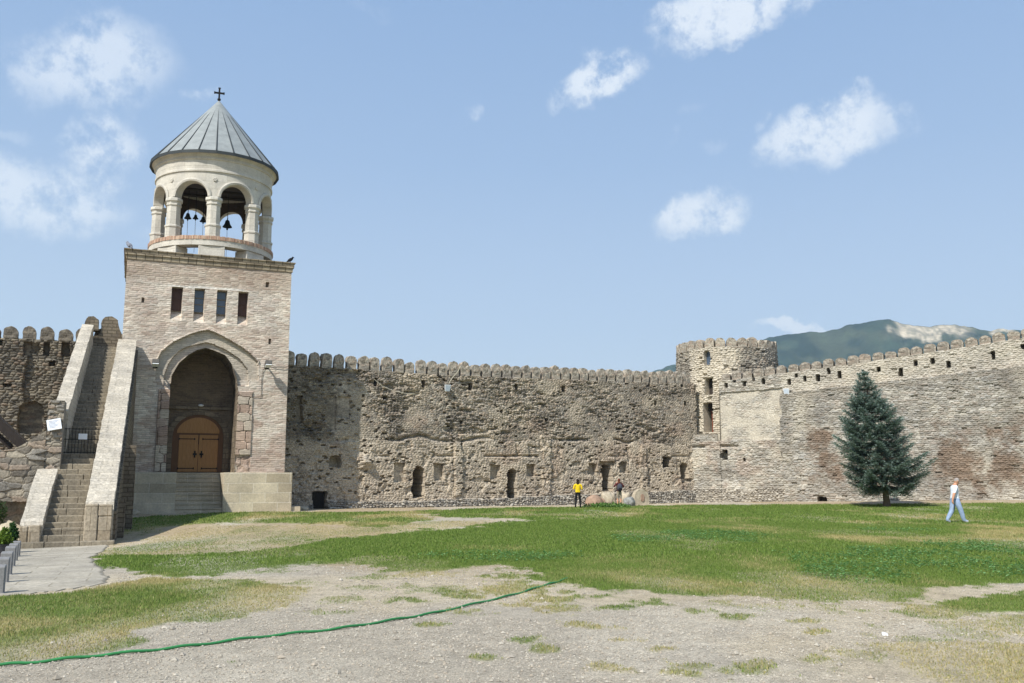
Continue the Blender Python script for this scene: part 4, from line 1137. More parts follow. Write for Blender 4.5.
# ------------------------------------------------------------------ low rubble wall, pier, lean-to at the left edge
RS = Matrix.Rotation(SANG, 3, 'Z')
def stair_pt(x, y, z=0): return Vector((STAIR.x, STAIR.y, 0)) + RS @ Vector((x, y, 0)) + Vector((0, 0, z))
def build_left_corner():
    PL = Plane(stair_pt(0, 4.9), e1)
    ztp = PL.hit(20, 447)[1]
    cache = {}
    up = PL.hit(45, 450)[0]
    zp = PL.hit(53, 400.5)[1]
    topf = lambda u: (zp if u > up else (ztp + .55 * max(0, min(1, (u - up + 1.6) / 1.6)) ** 3 + .12 * math.sin(u * 3.1)))
    def relief(U, V):
        es, s1, s2 = stones(U, V, .5, .24, 521, 1.0, .7); ef, f1, f2 = stones(U, V, .28, .1, 531)
        pier = U > up
        cache.update(es=np.where(pier & (V > 2.9), ef, es), s1=np.where(pier & (V > 2.9), f1, s1), s2=s2)
        Rl = .16 * (fbm(U * .9, V * .9, 508, 3) - .5) + .07 * (np.minimum(cache['es'], .45) - .3) + .08 * (cache['s1'] - .5) + .05 * (fbm(U * 3, V * 3, 518, 3) - .5)
        hol = (V < .95 + .35 * (fbm(U * 1.2, U * 0, 511, 3) - .5) * 2) & (U < up + .1)
        Rl = np.where(hol, -.7 + .3 * (fbm(U * 1.5, V * 1.5, 512, 3) - .5), Rl)
        Rl = np.where(pier, Rl + .05, Rl)
        return Rl
    def colour(U, V, Rl):
        c = cache
        st = pal(c['s1'], [(154, 144, 124), (140, 131, 114), (168, 156, 132), (130, 121, 106), (158, 138, 114), (150, 144, 131)]) * (.84 + .3 * c['s2'][..., None])
        return mix(st, np.broadcast_to(lin((136, 126, 108)), st.shape), (1 - ss(.05, .2, c['es'])) * .6)
    us = np.concatenate([np.linspace(-15, up - .003, 330), np.linspace(up + .003, -.70, 26)])
    w = stone_wall('rubble_wall', PL, us, lambda u: -.8, topf, 130, relief, colour, 1.1)
    tag(w, 'low wall of large rough stones ending in a pier beside the stair foot', 'wall')
    # white sign on the pier
    u, v = PL.hit(54.5, 424.5)
    s = empty('sign_board', PL.pt(u, .16, v), ANG)
    tag(s, 'white sign board hung on the rough stone pier left of the staircase', 'sign')
    mt = Matrix.Rotation(R(-12), 4, 'Y') @ Matrix.Rotation(R(-16), 4, 'X')
    mb = MB(); mb.box(-.24, .24, -.02, .02, -.22, .2, 0, mt); mb.build('panel', M['white'], s, bev=.004)
    mb = MB()
    for k in range(6):
        mb.box(-.17, .17 - .06 * (k % 3), -.0235, -.0205, .12 - k * .05, .137 - k * .05, 0, mt)
    mb.build('printed_lines', M['signgrey'], s)
    # dark timber lean-to roof
    t = empty('timber_lean_to', stair_pt(-4.2, 6.4, 2.7), ANG)
    tag(t, 'dark weathered timber lean-to roof sloping down behind the low stone wall', 'roof')
    pa = at(-14, 404, 35.5); pb = at(33, 448, 36.0)
    inv = RS.inverted()
    la = inv @ (pa - t.location); lb = inv @ (pb - t.location)
    dirx = (lb - la); ln = dirx.length; ang = math.atan2(lb.z - la.z, lb.x - la.x)
    mt = Matrix.Translation((la.x, 0, la.z)) @ Matrix.Rotation(-ang, 4, 'Y')
    mb = MB()
    for k in range(9): mb.box(0, ln + random.uniform(-.15, .05), .0 + k * .2, .19 + k * .2, -.05, .0 + random.uniform(-.01, .015), 0, mt)
    mb.build('planks', M['oldwood'], t)
    mb = MB(); mb.box(-.1, ln - .1, -.06, -.005, -.34, -.02, 0, mt); mb.build('fascia', M['oldwood'], t)
    mb = MB(); mb.box(-.2, ln - .55, .5, .62, -.62, -.42, 0, mt); mb.build('beam', M['oldwood'], t)
    for y in (.12, 1.0, 1.7):
        mb = MB(); mb.box(-.1, ln + .1, y, y + .12, -.22, -.055, 0, mt); mb.build('rafter', M['oldwood'], t)
    mb = MB(); mb.box(-.8, -.66, .05, .2, -2.9, la.z - .1); mb.build('post', M['oldwood'], t)
build_left_corner()

# ------------------------------------------------------------------ ground
def pxpoly(pts): return np.array([list(ground_true(*p))[:2] for p in pts])
def sdist(poly, X, Y):
    d = np.full(X.shape, 1e9); ins = np.zeros(X.shape, bool); n = len(poly)
    for i in range(n):
        x1, y1 = poly[i]; x2, y2 = poly[(i + 1) % n]
        ex, ey = x2 - x1, y2 - y1
        t = np.clip(((X - x1) * ex + (Y - y1) * ey) / (ex * ex + ey * ey + 1e-12), 0, 1)
        d = np.minimum(d, np.hypot(X - x1 - t * ex, Y - y1 - t * ey))
        c = (y1 > Y) != (y2 > Y)
        ins ^= c & (X < ex * (Y - y1) / (ey + 1e-12) + x1)
    return np.where(ins, d, -d)
GRASS = [ # (polygon in photo, edge softness m, warp m, density, dryness)
    ([(330, 541), (350, 539), (400, 533), (470, 527), (520, 520), (440, 516), (420, 511), (520, 507.5), (700, 505), (860, 504.5), (1080, 504), (1500, 506), (1500, 545), (1200, 575), (1024, 582), (960, 590), (905, 601), (880, 600), (845, 605), (790, 599), (700, 597), (640, 591), (585, 590), (560, 583), (530, 571), (500, 563), (430, 570), (385, 571), (355, 562), (300, 566), (240, 572), (180, 578), (120, 570), (92, 565), (100, 556), (190, 555), (262, 549)], .35, 1.0, 1.0, .0),
    ([(-40, 598), (60, 594), (113, 586), (150, 578), (219, 580), (300, 588), (305, 594), (285, 607), (240, 618), (170, 624), (128, 632), (126, 647), (88, 655), (0, 663), (-80, 668)], .22, .55, .95, .72),
    ([(104, 538), (130, 519), (219, 512.5), (350, 512), (425, 511.5), (430, 520), (380, 527), (330, 524), (225, 523), (160, 528)], .3, .7, .8, .45),
    ([(874, 612), (930, 602), (1024, 590), (1080, 584), (1080, 610), (1010, 616), (955, 620), (900, 619)], .25, .8, .95, .1),
    ([(915, 622), (1024, 612), (1080, 612), (1080, 636), (990, 642), (920, 636)], .35, .9, .6, .45),
    ([(85, 552), (140, 540), (212, 524), (300, 525), (360, 528), (430, 521), (500, 520), (470, 528), (400, 534), (350, 541), (262, 550), (190, 556), (100, 557)], .4, .9, .26, .9),
    ([(880, 645), (960, 641), (1080, 646), (1120, 700), (960, 690), (905, 664)], .25, .5, .7, .9),
]
PATCH = [(375, 577, 1.1), (415, 575, 1.4), (500, 589, 1.9), (437, 589, 1.1), (550, 600, 1.2), (560, 609, .9), (597, 597, .9), (612, 607, .8), (660, 605, .8), (600, 628, .5), (620, 640, .35), (550, 650, .3), (607, 668, .5), (660, 650, .3), (485, 658, .25), (805, 622, .5), (820, 633, .4), (755, 667, 1.0), (690, 676, .4), (815, 660, .45), (240, 663, .3), (270, 570, 1.0), (330, 560, 1.4), (510, 577, 1.0), (465, 597, .7), (520, 605, .6), (860, 655, .6), (640, 600, .9), (720, 603, 1.0), (770, 606, .8), (925, 640, .8), (960, 634, .9), (340, 600, .8), (300, 583, .9), (880, 628, .5), (700, 612, .6), (740, 617, .5), (575, 625, .5), (530, 640, .4), (460, 612, .6), (430, 625, .4), (395, 600, .7), (365, 588, .9), (410, 587, .8), (850, 612, .8), (830, 606, .9), (895, 650, .6), (640, 582, 1.0), (600, 588, 1.0), (320, 612, .5), (560, 592, .9)]
PATH_POLY = [(-120, 600), (-20, 599), (60, 592), (108, 585), (112, 577), (100, 566), (92, 557), (106, 549), (112, 543), (60, 546), (18, 549), (-10, 550), (-120, 560)]
polys = [(pxpoly(p), a, b, c, d) for p, a, b, c, d in GRASS]
patches = [(ground_hit(x, y), r) for x, y, r in PATCH]
path_poly = pxpoly(PATH_POLY)
# clover beds, drawn as photo ellipses
CLOVER = [(940, 562, 110, 13), (1000, 550, 60, 8), (715, 536, 55, 6), (640, 539, 40, 4), (825, 562, 40, 10), (500, 556, 85, 5), (860, 574, 60, 8), (900, 531, 40, 2.5)]
def grass_fields(X, Y):
    near = (np.hypot(X, Y) < 110)
    g = np.zeros(X.shape); dry = np.full(X.shape, .3)
    wx = (fbm(X * .9, Y * .45, 601, 4) - .5) + .7 * (fbm(X * 3.4, Y * 2.0, 602, 4) - .5)
    wf = fbm(X * 6.5, Y * 4.5, 603, 3) - .5
    for poly, soft, warp, den, dr in polys:
        fs = np.clip(Y / 24, .25, 1.3)
        d = sdist(poly, X, Y) + (wx * 2.0 + wf * 1.0) * warp * fs
        m = ss(-soft * fs, soft * fs, d) * den
        dry = np.where(m > g, dr, dry); g = np.maximum(g, m)
    for p, r in patches:
        d = 1 - np.hypot((X - p.x) / (r * .46), (Y - p.y) / (r * .46)) + wx * 1.8 + wf * 2.2
        m = ss(-.1, .8, d) * .6
        dry = np.where(m > g, .28, dry); g = np.maximum(g, m)
    # thin / worn areas inside the lawn
    n1 = fbm(X * .22, Y * .11, 610, 4); n2 = fbm(X * .6 + 8, Y * .3, 611, 4)
    dry = np.clip(dry + 2.0 * (n1 - .5) + 2.0 * (n2 - .5) - .03, 0, 1); g = g * (1 - .5 * ss(.57, .72, fbm(X * .45 + 20, Y * .2, 612, 4)))
    # strips along the wall foot
    for PP in (W1P, W2P):
        off = (X - PP.O.x) * PP.n.x + (Y - PP.O.y) * PP.n.y; u = (X - PP.O.x) * PP.d.x + (Y - PP.O.y) * PP.d.y
        k = (1 - ss(.8, 3.6, off + 1.6 * (n2 - .5))) * ss(-1, 2, u)
        dry = np.maximum(dry, k * .95); g = g * (1 - .55 * k)
    clo = np.zeros(X.shape)
    for (cx, cy, rx, ry) in CLOVER:
        c = ground_hit(cx, cy); ex = ground_hit(cx + rx, cy); y0 = ground_hit(cx, cy - ry); 
        ax = abs(ex.x - c.x); ay = abs(y0.y - c.y)
        d = 1 - np.hypot((X - c.x) / ax, (Y - c.y) / ay) + 1.1 * (fbm(X * .7, Y * .5, 620, 4) - .5)
        clo = np.maximum(clo, ss(.0, .35, d))
    dry = dry * (1 - clo)
    pm = ss(-.05, .1, sdist(path_poly, X, Y))
    g = g * (1 - pm)
    return g * near, dry, clo * near
def build_ground():
    rr = np.concatenate([np.geomspace(.6, 5.5, 16)[:-1], np.geomspace(5.5, 80, 430)[:-1], np.geomspace(80, 9000, 40)])
    aa = np.concatenate([np.linspace(-180, -40, 29)[:-1], np.linspace(-40, 40, 620)[:-1], np.linspace(40, 180, 29)])
    aa = np.radians(aa)
    Rr, Aa = np.meshgrid(rr, aa, indexing='ij')
    X = Rr * np.sin(Aa); Y = Rr * np.cos(Aa)
    Z = ground_z(X, Y)
    g, dry, clo = grass_fields(X, Y)
    Z = Z + .02 * g * fbm(X * 2, Y * 2, 630, 2)
    far = ss(100, 160, Rr)
    gravel = mix(np.broadcast_to(lin((194, 183, 163)), X.shape + (3,)), np.broadcast_to(lin((180, 169, 150)), X.shape + (3,)), ss(.4, .6, fbm(X * .5, Y * .35, 640, 4)))
    gravel = mix(gravel, np.broadcast_to(lin((196, 180, 151)), X.shape + (3,)), ss(.48, .64, fbm(X * .3 + 5, Y * .2, 641, 4)) * .7)
    soil = np.broadcast_to(lin((168, 148, 116)), X.shape + (3,))
    # trampled earth close to the lawn
    gravel = mix(gravel, soil, ss(11, 20, Rr) * ss(.38, .6, fbm(X * .35, Y * .2, 643, 3)) * .75)
    gc = mix(np.broadcast_to(lin((108, 126, 56)), X.shape + (3,)), np.broadcast_to(lin((178, 163, 118)), X.shape + (3,)), ss(.3, .95, dry))
    gc = mix(gc, np.broadcast_to(lin((92, 114, 50)), X.shape + (3,)), ss(.45, .65, fbm(X * .8, Y * .3, 645, 4)) * .5 * (1 - dry))
    gc = mix(gc, np.broadcast_to(lin((88, 118, 62)), X.shape + (3,)), clo * .3)
    C = mix(gravel, gc, np.clip(g * 1.1, 0, 1) * .92)
    C = mix(C, np.broadcast_to(lin((96, 108, 62)), X.shape + (3,)), far)
    na, nr = len(aa), len(rr)
    # close the ring behind the camera
    i = np.arange(nr - 1)[:, None]; j = np.arange(na - 1)[None]; a = i * na + j
    q = np.stack([a, a + 1, a + na + 1, a + na], -1).reshape(-1, 4)
    centre = list(range(0, na - 1))
    me = raw_mesh('ground', np.stack([X, Y, Z], -1).reshape(-1, 3), quads=q[:, ::-1], faces=[centre], col=C.reshape(-1, 3), smooth=True)
    m, nt, b = new_mat('ground_surface')
    at_ = nd(nt, 'ShaderNodeAttribute', attribute_name='Col'); p = geo_pos(nt)
    n1 = noise_node(nt, p, 46, 4, .8); n2 = noise_node(nt, p, 3.2, 6, .65)
    vo = nd(nt, 'ShaderNodeTexVoronoi'); vo.inputs['Scale'].default_value = 38; nt.links.new(p, vo.inputs['Vector'])
    c = mixc(nt, at_.outputs[0], ramp(nt, n1, [(.32, G(.42)), (.68, G(1.55))]), .8, 'MULTIPLY')
    c = mixc(nt, c, ramp(nt, n2, [(.3, G(.74)), (.7, G(1.24))]), .8, 'MULTIPLY')
    sep = nd(nt, 'ShaderNodeSeparateColor'); nt.links.new(vo.outputs['Color'], sep.inputs[0])
    c = mixc(nt, c, ramp(nt, sep.outputs[0], [(0, G(.72)), (1, G(1.25))]), .55, 'MULTIPLY')
    nt.links.new(c, b.inputs['Base Color']); b.inputs['Roughness'].default_value = 1; b.inputs['Specular IOR Level'].default_value = .05
    ad = nd(nt, 'ShaderNodeMath', operation='ADD'); nt.links.new(n1, ad.inputs[0]); nt.links.new(n2, ad.inputs[1])
    bump(nt, b, ad.outputs[0], .035, .8)
    o = mesh_obj('ground', me, m); tag(o, kind='structure')
build_ground()

def build_path():
    pp = path_poly
    x0, y0 = pp.min(0); x1, y1 = pp.max(0)
    st = .11
    xs = np.arange(x0, x1, st); ys = np.arange(y0, y1, st)
    X, Y = np.meshgrid(xs, ys, indexing='ij')
    w = .25 * (fbm(X * .8, Y * .8, 651, 3) - .5)
    m = sdist(pp, X, Y) + w > 0
    cx = m[:-1, :-1] & m[1:, :-1] & m[:-1, 1:] & m[1:, 1:]
    ny = len(ys); i, j = np.nonzero(cx); a = i * ny + j
    q = np.stack([a, a + ny, a + ny + 1, a + 1], -1)
    Z = ground_z(X, Y) + .012 + .012 * (fbm(X * 1.5, Y * 1.5, 652, 2) - .5)
    V = np.stack([X, Y, Z], -1).reshape(-1, 3)
    used = np.unique(q); mp = -np.ones(len(V), int); mp[used] = np.arange(len(used))
    V = V[used]; q = mp[q]
    ca, sa = math.cos(-ANG), math.sin(-ANG)
    uv = np.stack([V[:, 0] * ca - V[:, 1] * sa, V[:, 0] * sa + V[:, 1] * ca], -1)
    o = mesh_obj('paved_path', raw_mesh('paved_path', V, quads=q, uv=uv), M['slab']); tag(o, kind='structure')
    sol = o.modifiers.new('thickness', 'SOLIDIFY'); sol.thickness = .06; sol.offset = -1
build_path()

# grass blades, weed leaves and pebbles: uncountable ground cover
def blades(name, n, rmin, rmax, hgt, wid, label=None):
    # sample evenly over the wedge seen from the courtyard
    r = np.sqrt(rng.random(n) * (rmax ** 2 - rmin ** 2) + rmin ** 2); a = np.radians(rng.uniform(-38, 38, n))
    X = r * np.sin(a); Y = r * np.cos(a)
    g, dry, clo = grass_fields(X, Y)
    keep = rng.random(n) < np.clip(g, 0, 1) * .95
    X, Y, dry, r = X[keep], Y[keep], dry[keep], r[keep]; n = len(X)
    h = hgt * (.35 + .65 * np.clip(g[keep], 0, 1)) * (.5 + rng.random(n) * .9) * (.75 + .5 * fbm(X * .5, Y * .5, 660, 3)); w = wid * (.7 + .6 * rng.random(n))
    th = rng.random(n) * 2 * math.pi; ln = rng.normal(0, .45, n); lt = rng.random(n) * 2 * math.pi
    dx = np.cos(th) * w / 2; dy = np.sin(th) * w / 2
    Z = ground_z(X, Y) + .005
    V = np.stack([np.stack([X - dx, Y - dy, Z], -1), np.stack([X + dx, Y + dy, Z], -1), np.stack([X + np.cos(lt) * h * ln, Y + np.sin(lt) * h * ln, Z + h], -1)], 1).reshape(-1, 3)
    T = np.arange(3 * n).reshape(-1, 3)
    k = rng.random(n)
    C = mix(pal(k, [(104, 127, 54), (118, 142, 64), (86, 110, 46), (132, 148, 76)]), pal(rng.random(n), [(194, 180, 130), (182, 166, 116), (168, 154, 104), (156, 154, 98)]), (ss(.15, .95, dry + rng.normal(0, .22, n))))
    return V, T, np.repeat(C, 3, 0)
def build_grass():
    parts = [blades('near', 560000, 7, 20, .036, .011), blades('mid', 480000, 20, 38, .05, .022), blades('far', 300000, 38, 66, .07, .04)]
    Vs, Ts, Cs = [], [], []; b = 0
    for V, T, C in parts:
        Vs.append(V); Ts.append(T + b); Cs.append(C); b += len(V)
    o = mesh_obj('grass', raw_mesh('grass', np.concatenate(Vs), tris=np.concatenate(Ts), col=np.concatenate(Cs)), M['grass'])
    tag(o, 'patchy green and dried grass of the courtyard lawn', 'grass', kind='stuff')
    # broad leaved weeds
    n = 420000; r = np.sqrt(rng.random(n) * (45 ** 2 - 16 ** 2) + 16 ** 2); a = np.radians(rng.uniform(-14, 38, n))
    X = r * np.sin(a); Y = r * np.cos(a)
    g, dry, clo = grass_fields(X, Y)
    clump = .25 + .75 * ss(.36, .66, fbm(X * 1.7, Y * 1.2, 670, 4))
    keep = rng.random(n) < clo * clump * .6; X, Y = X[keep], Y[keep]; n = len(X)
    s = .018 + .02 * rng.random(n); th = rng.random(n) * 6.283; Z = ground_z(X, Y) + .02 + .08 * rng.random(n)
    tx, ty = rng.normal(0, .25, n), rng.normal(-.2, .25, n)
    ca, sa = np.cos(th), np.sin(th)
    P = []
    for (p, q) in ((-1, 0), (0, -.7), (1, 0), (0, .7)):
        ox = (p * ca - q * sa) * s; oy = (p * sa + q * ca) * s
        P.append(np.stack([X + ox, Y + oy, Z + ox * tx + oy * ty], -1))
    V = np.stack(P, 1).reshape(-1, 3)
    C = np.repeat(pal(rng.random(n), [(108, 150, 80), (120, 160, 90), (98, 138, 74), (132, 168, 104)]), 4, 0)
    o = mesh_obj('clover', raw_mesh('clover', V, quads=np.arange(4 * n).reshape(-1, 4), col=C), M['leaf'])
    tag(o, 'dark green broad leaved weeds growing in beds across the lawn', 'weeds', kind='stuff')
    # pebbles
    n = 95000; r = np.sqrt(rng.random(n) * (19 ** 2 - 6.8 ** 2) + 6.8 ** 2); a = np.radians(rng.uniform(-33, 33, n))
    X = r * np.sin(a); Y = r * np.cos(a)
    g, dry, clo = grass_fields(X, Y); pm = sdist(path_poly, X, Y) > -.1
    keep = (rng.random(n) < (1 - g) ** 2 * ss(.25, .6, fbm(X * .5, Y * .5, 680, 3))) & ~pm; X, Y = X[keep], Y[keep]; n = len(X)
    s = .006 + .013 * rng.random(n) ** 3 + .03 * (rng.random(n) < .008) * rng.random(n); Z = ground_z(X, Y) + s * .2
    base = np.array([(1, 0, 0), (0, 1, 0), (-1, 0, 0), (0, -1, 0), (0, 0, .7), (0, 0, -.7)], float)
    jit = 1 + .5 * (rng.random((n, 6, 1)) - .5)
    V = base[None] * jit * s[:, None, None]
    th = rng.random(n) * 6.28; ca, sa = np.cos(th)[:, None], np.sin(th)[:, None]
    V = np.stack([V[..., 0] * ca - V[..., 1] * sa, V[..., 0] * sa + V[..., 1] * ca, V[..., 2]], -1) + np.stack([X, Y, Z], -1)[:, None]
    fc = np.array([(0, 1, 4), (1, 2, 4), (2, 3, 4), (3, 0, 4), (1, 0, 5), (2, 1, 5), (3, 2, 5), (0, 3, 5)])
    T = (fc[None] + 6 * np.arange(n)[:, None, None]).reshape(-1, 3)
    C = np.repeat(pal(rng.random(n), [(172, 164, 148), (158, 150, 136), (182, 174, 158), (146, 138, 124), (170, 158, 140)]), 6, 0)
    o = mesh_obj('gravel', raw_mesh('gravel', V.reshape(-1, 3), tris=T, col=C), M['pebble'])
    tag(o, 'loose grey pebbles scattered over the bare ground', 'gravel', kind='stuff')
build_grass()

# hose
def build_hose():
    pts = [(-60, 671), (0, 666), (60, 660.5), (120, 655), (180, 648), (240, 641), (300, 634), (350, 628), (400, 620), (440, 613), (480, 604), (515, 595), (540, 588), (556, 583), (567, 579)]
    P = []
    for i, p in enumerate(pts):
        q = ground_hit(*p); P.append(Vector((q.x, q.y, gz(q.x, q.y) + .018)))
    # refine with small wobble
    out = []
    for i in range(len(P) - 1):
        for k in range(6):
            t = k / 6
            p0 = P[max(i - 1, 0)]; p1 = P[i]; p2 = P[i + 1]; p3 = P[min(i + 2, len(P) - 1)]
            v = .5 * ((2 * p1) + (p2 - p0) * t + (2 * p0 - 5 * p1 + 4 * p2 - p3) * t * t + (3 * p1 - p0 - 3 * p2 + p3) * t ** 3)
            v.y += .02 * math.sin(len(out) * .45); v.x += .02 * math.sin(len(out) * .31 + 1); v.z = gz(v.x, v.y) + .018 + .008 * math.sin(len(out) * 1.1); out.append(v)
    out.append(P[-1])
    mb = MB(); mb.tube(out, .0145, 8); o = mb.build('garden_hose', M['hose'], smooth=True)
    tag(o, 'long green garden hose lying across the gravel and grass', 'hose')
build_hose()

# ------------------------------------------------------------------ mountain and air
def build_mountain():
    tab = [(380, 420), (480, 405), (560, 392), (620, 380), (650, 371), (675, 364.5), (720, 352), (770, 336), (800, 332.5), (822, 331.5), (835, 329), (848, 324.5), (868, 321.5), (890, 318.8), (903, 322.5), (920, 325.5), (940, 325), (955, 324.6), (970, 327), (991, 330), (1005, 328), (1024, 330), (1080, 336), (1180, 352), (1300, 370), (1500, 390)]
    D = 2700.0
    az = np.array([math.atan2((x - 512) / F, ray(x, y).y) for x, y in tab]); zr = []
    for x, y in tab:
        d = ray(x, y); zr.append(EYE + d.z * D / math.hypot(d.x, d.y))
    na, nr = 520, 130
    A_ = np.linspace(az[0] - .1, az[-1] + .1, na); H = np.interp(A_, az, zr)
    H = H + 9 * (fbm(A_ * 130, A_ * 0, 701, 3) - .5)
    t = np.linspace(-1, .6, nr)
    T, AA = np.meshgrid(t, A_, indexing='ij'); HH = np.repeat(H[None], nr, 0)
    Rr = D + T * 1300
    X = Rr * np.sin(AA); Y = Rr * np.cos(AA)
    prof = np.where(T < 0, (1 + T) ** 1.15, 1 - T ** 1.2 * .9)
    gul = fbm(X * .0035, Y * .0022, 705, 5) - .5
    Z = -30 + (HH + 30) * prof * (1 + .5 * gul * np.clip(-T * 3, 0, 1)) + 70 * (fbm(X * .012, Y * .005, 706, 4) - .5) * np.clip(-T * 5, 0, 1)
    C = mix(np.broadcast_to(lin((42, 58, 50)), X.shape + (3,)), np.broadcast_to(lin((58, 74, 60)), X.shape + (3,)), ss(.42, .62, fbm(X * .02, Y * .02, 710, 4)))
    C = mix(C, np.broadcast_to(lin((92, 96, 72)), X.shape + (3,)), ss(.58, .7, fbm(X * .008, Y * .008, 711, 4)) * .4)
    # pale bare cliffs under the ridge
    azl = lambda px: math.atan2((px - 512) / F, ray(px, 330).y)
    a1, a2 = azl(890), azl(975); n = fbm(AA * 160, T * 26, 715, 4)
    cl = ss(a1 - .004, a1 + .012, AA + (n - .5) * .03) * (1 - ss(a2 - .02, a2 + .004, AA + (n - .5) * .03)) * ss(-.15, -.075, T + (n - .5) * .16) * (1 - ss(-.012, .004, T))
    cl = np.maximum(cl, ss(azl(986), azl(992), AA + (n - .5) * .01) * (1 - ss(azl(1010), azl(1018), AA)) * ss(-.07, -.04, T + (n - .5) * .1))
    C = mix(C, np.broadcast_to(lin((196, 182, 156)), X.shape + (3,)) * ((.8 + .4 * fbm(AA * 700, T * 40, 716, 4)) * (.75 + .5 * vn(AA * 900, T * 25, 718)))[..., None], cl * (.55 + .45 * ss(.4, .5, fbm(AA * 420, T * 60, 717, 3))))
    i = np.arange(nr - 1)[:, None]; j = np.arange(na - 1)[None]; a = i * na + j
    q = np.stack([a, a + 1, a + na + 1, a + na], -1).reshape(-1, 4)
    m, nt, b = new_mat('mountain_forest')
    at_ = nd(nt, 'ShaderNodeAttribute', attribute_name='Col'); p = geo_pos(nt)
    n1 = noise_node(nt, p, .06, 8, .78)
    nt.links.new(mixc(nt, at_.outputs[0], ramp(nt, n1, [(.3, G(.55)), (.7, G(1.45))]), .8, 'MULTIPLY'), b.inputs['Base Color'])
    b.inputs['Roughness'].default_value = 1; b.inputs['Specular IOR Level'].default_value = 0
    bump(nt, b, n1, 8.0, .8)
    o = mesh_obj('mountain', raw_mesh('mountain', np.stack([X, Y, Z], -1).reshape(-1, 3), quads=q[:, ::-1], col=C.reshape(-1, 3), smooth=True), m)
    tag(o, kind='structure')
build_mountain()

def build_haze(dens):
    mb = MB(); mb.box(-4500, 5200, -400, 4600, -60, 760)
    m = bpy.data.materials.new('haze_air'); m.use_nodes = True; nt = m.node_tree; nt.nodes.clear()
    out = nt.nodes.new('ShaderNodeOutputMaterial'); v = nt.nodes.new('ShaderNodeVolumePrincipled')
    v.inputs['Color'].default_value = (.66, .82, 1, 1); v.inputs['Density'].default_value = dens; v.inputs['Anisotropy'].default_value = 0.2
    nt.links.new(v.outputs[0], out.inputs['Volume'])
    o = mb.build('haze', m); tag(o, 'thin pale air that veils the far mountain', 'haze', kind='stuff')
build_haze(.00012)

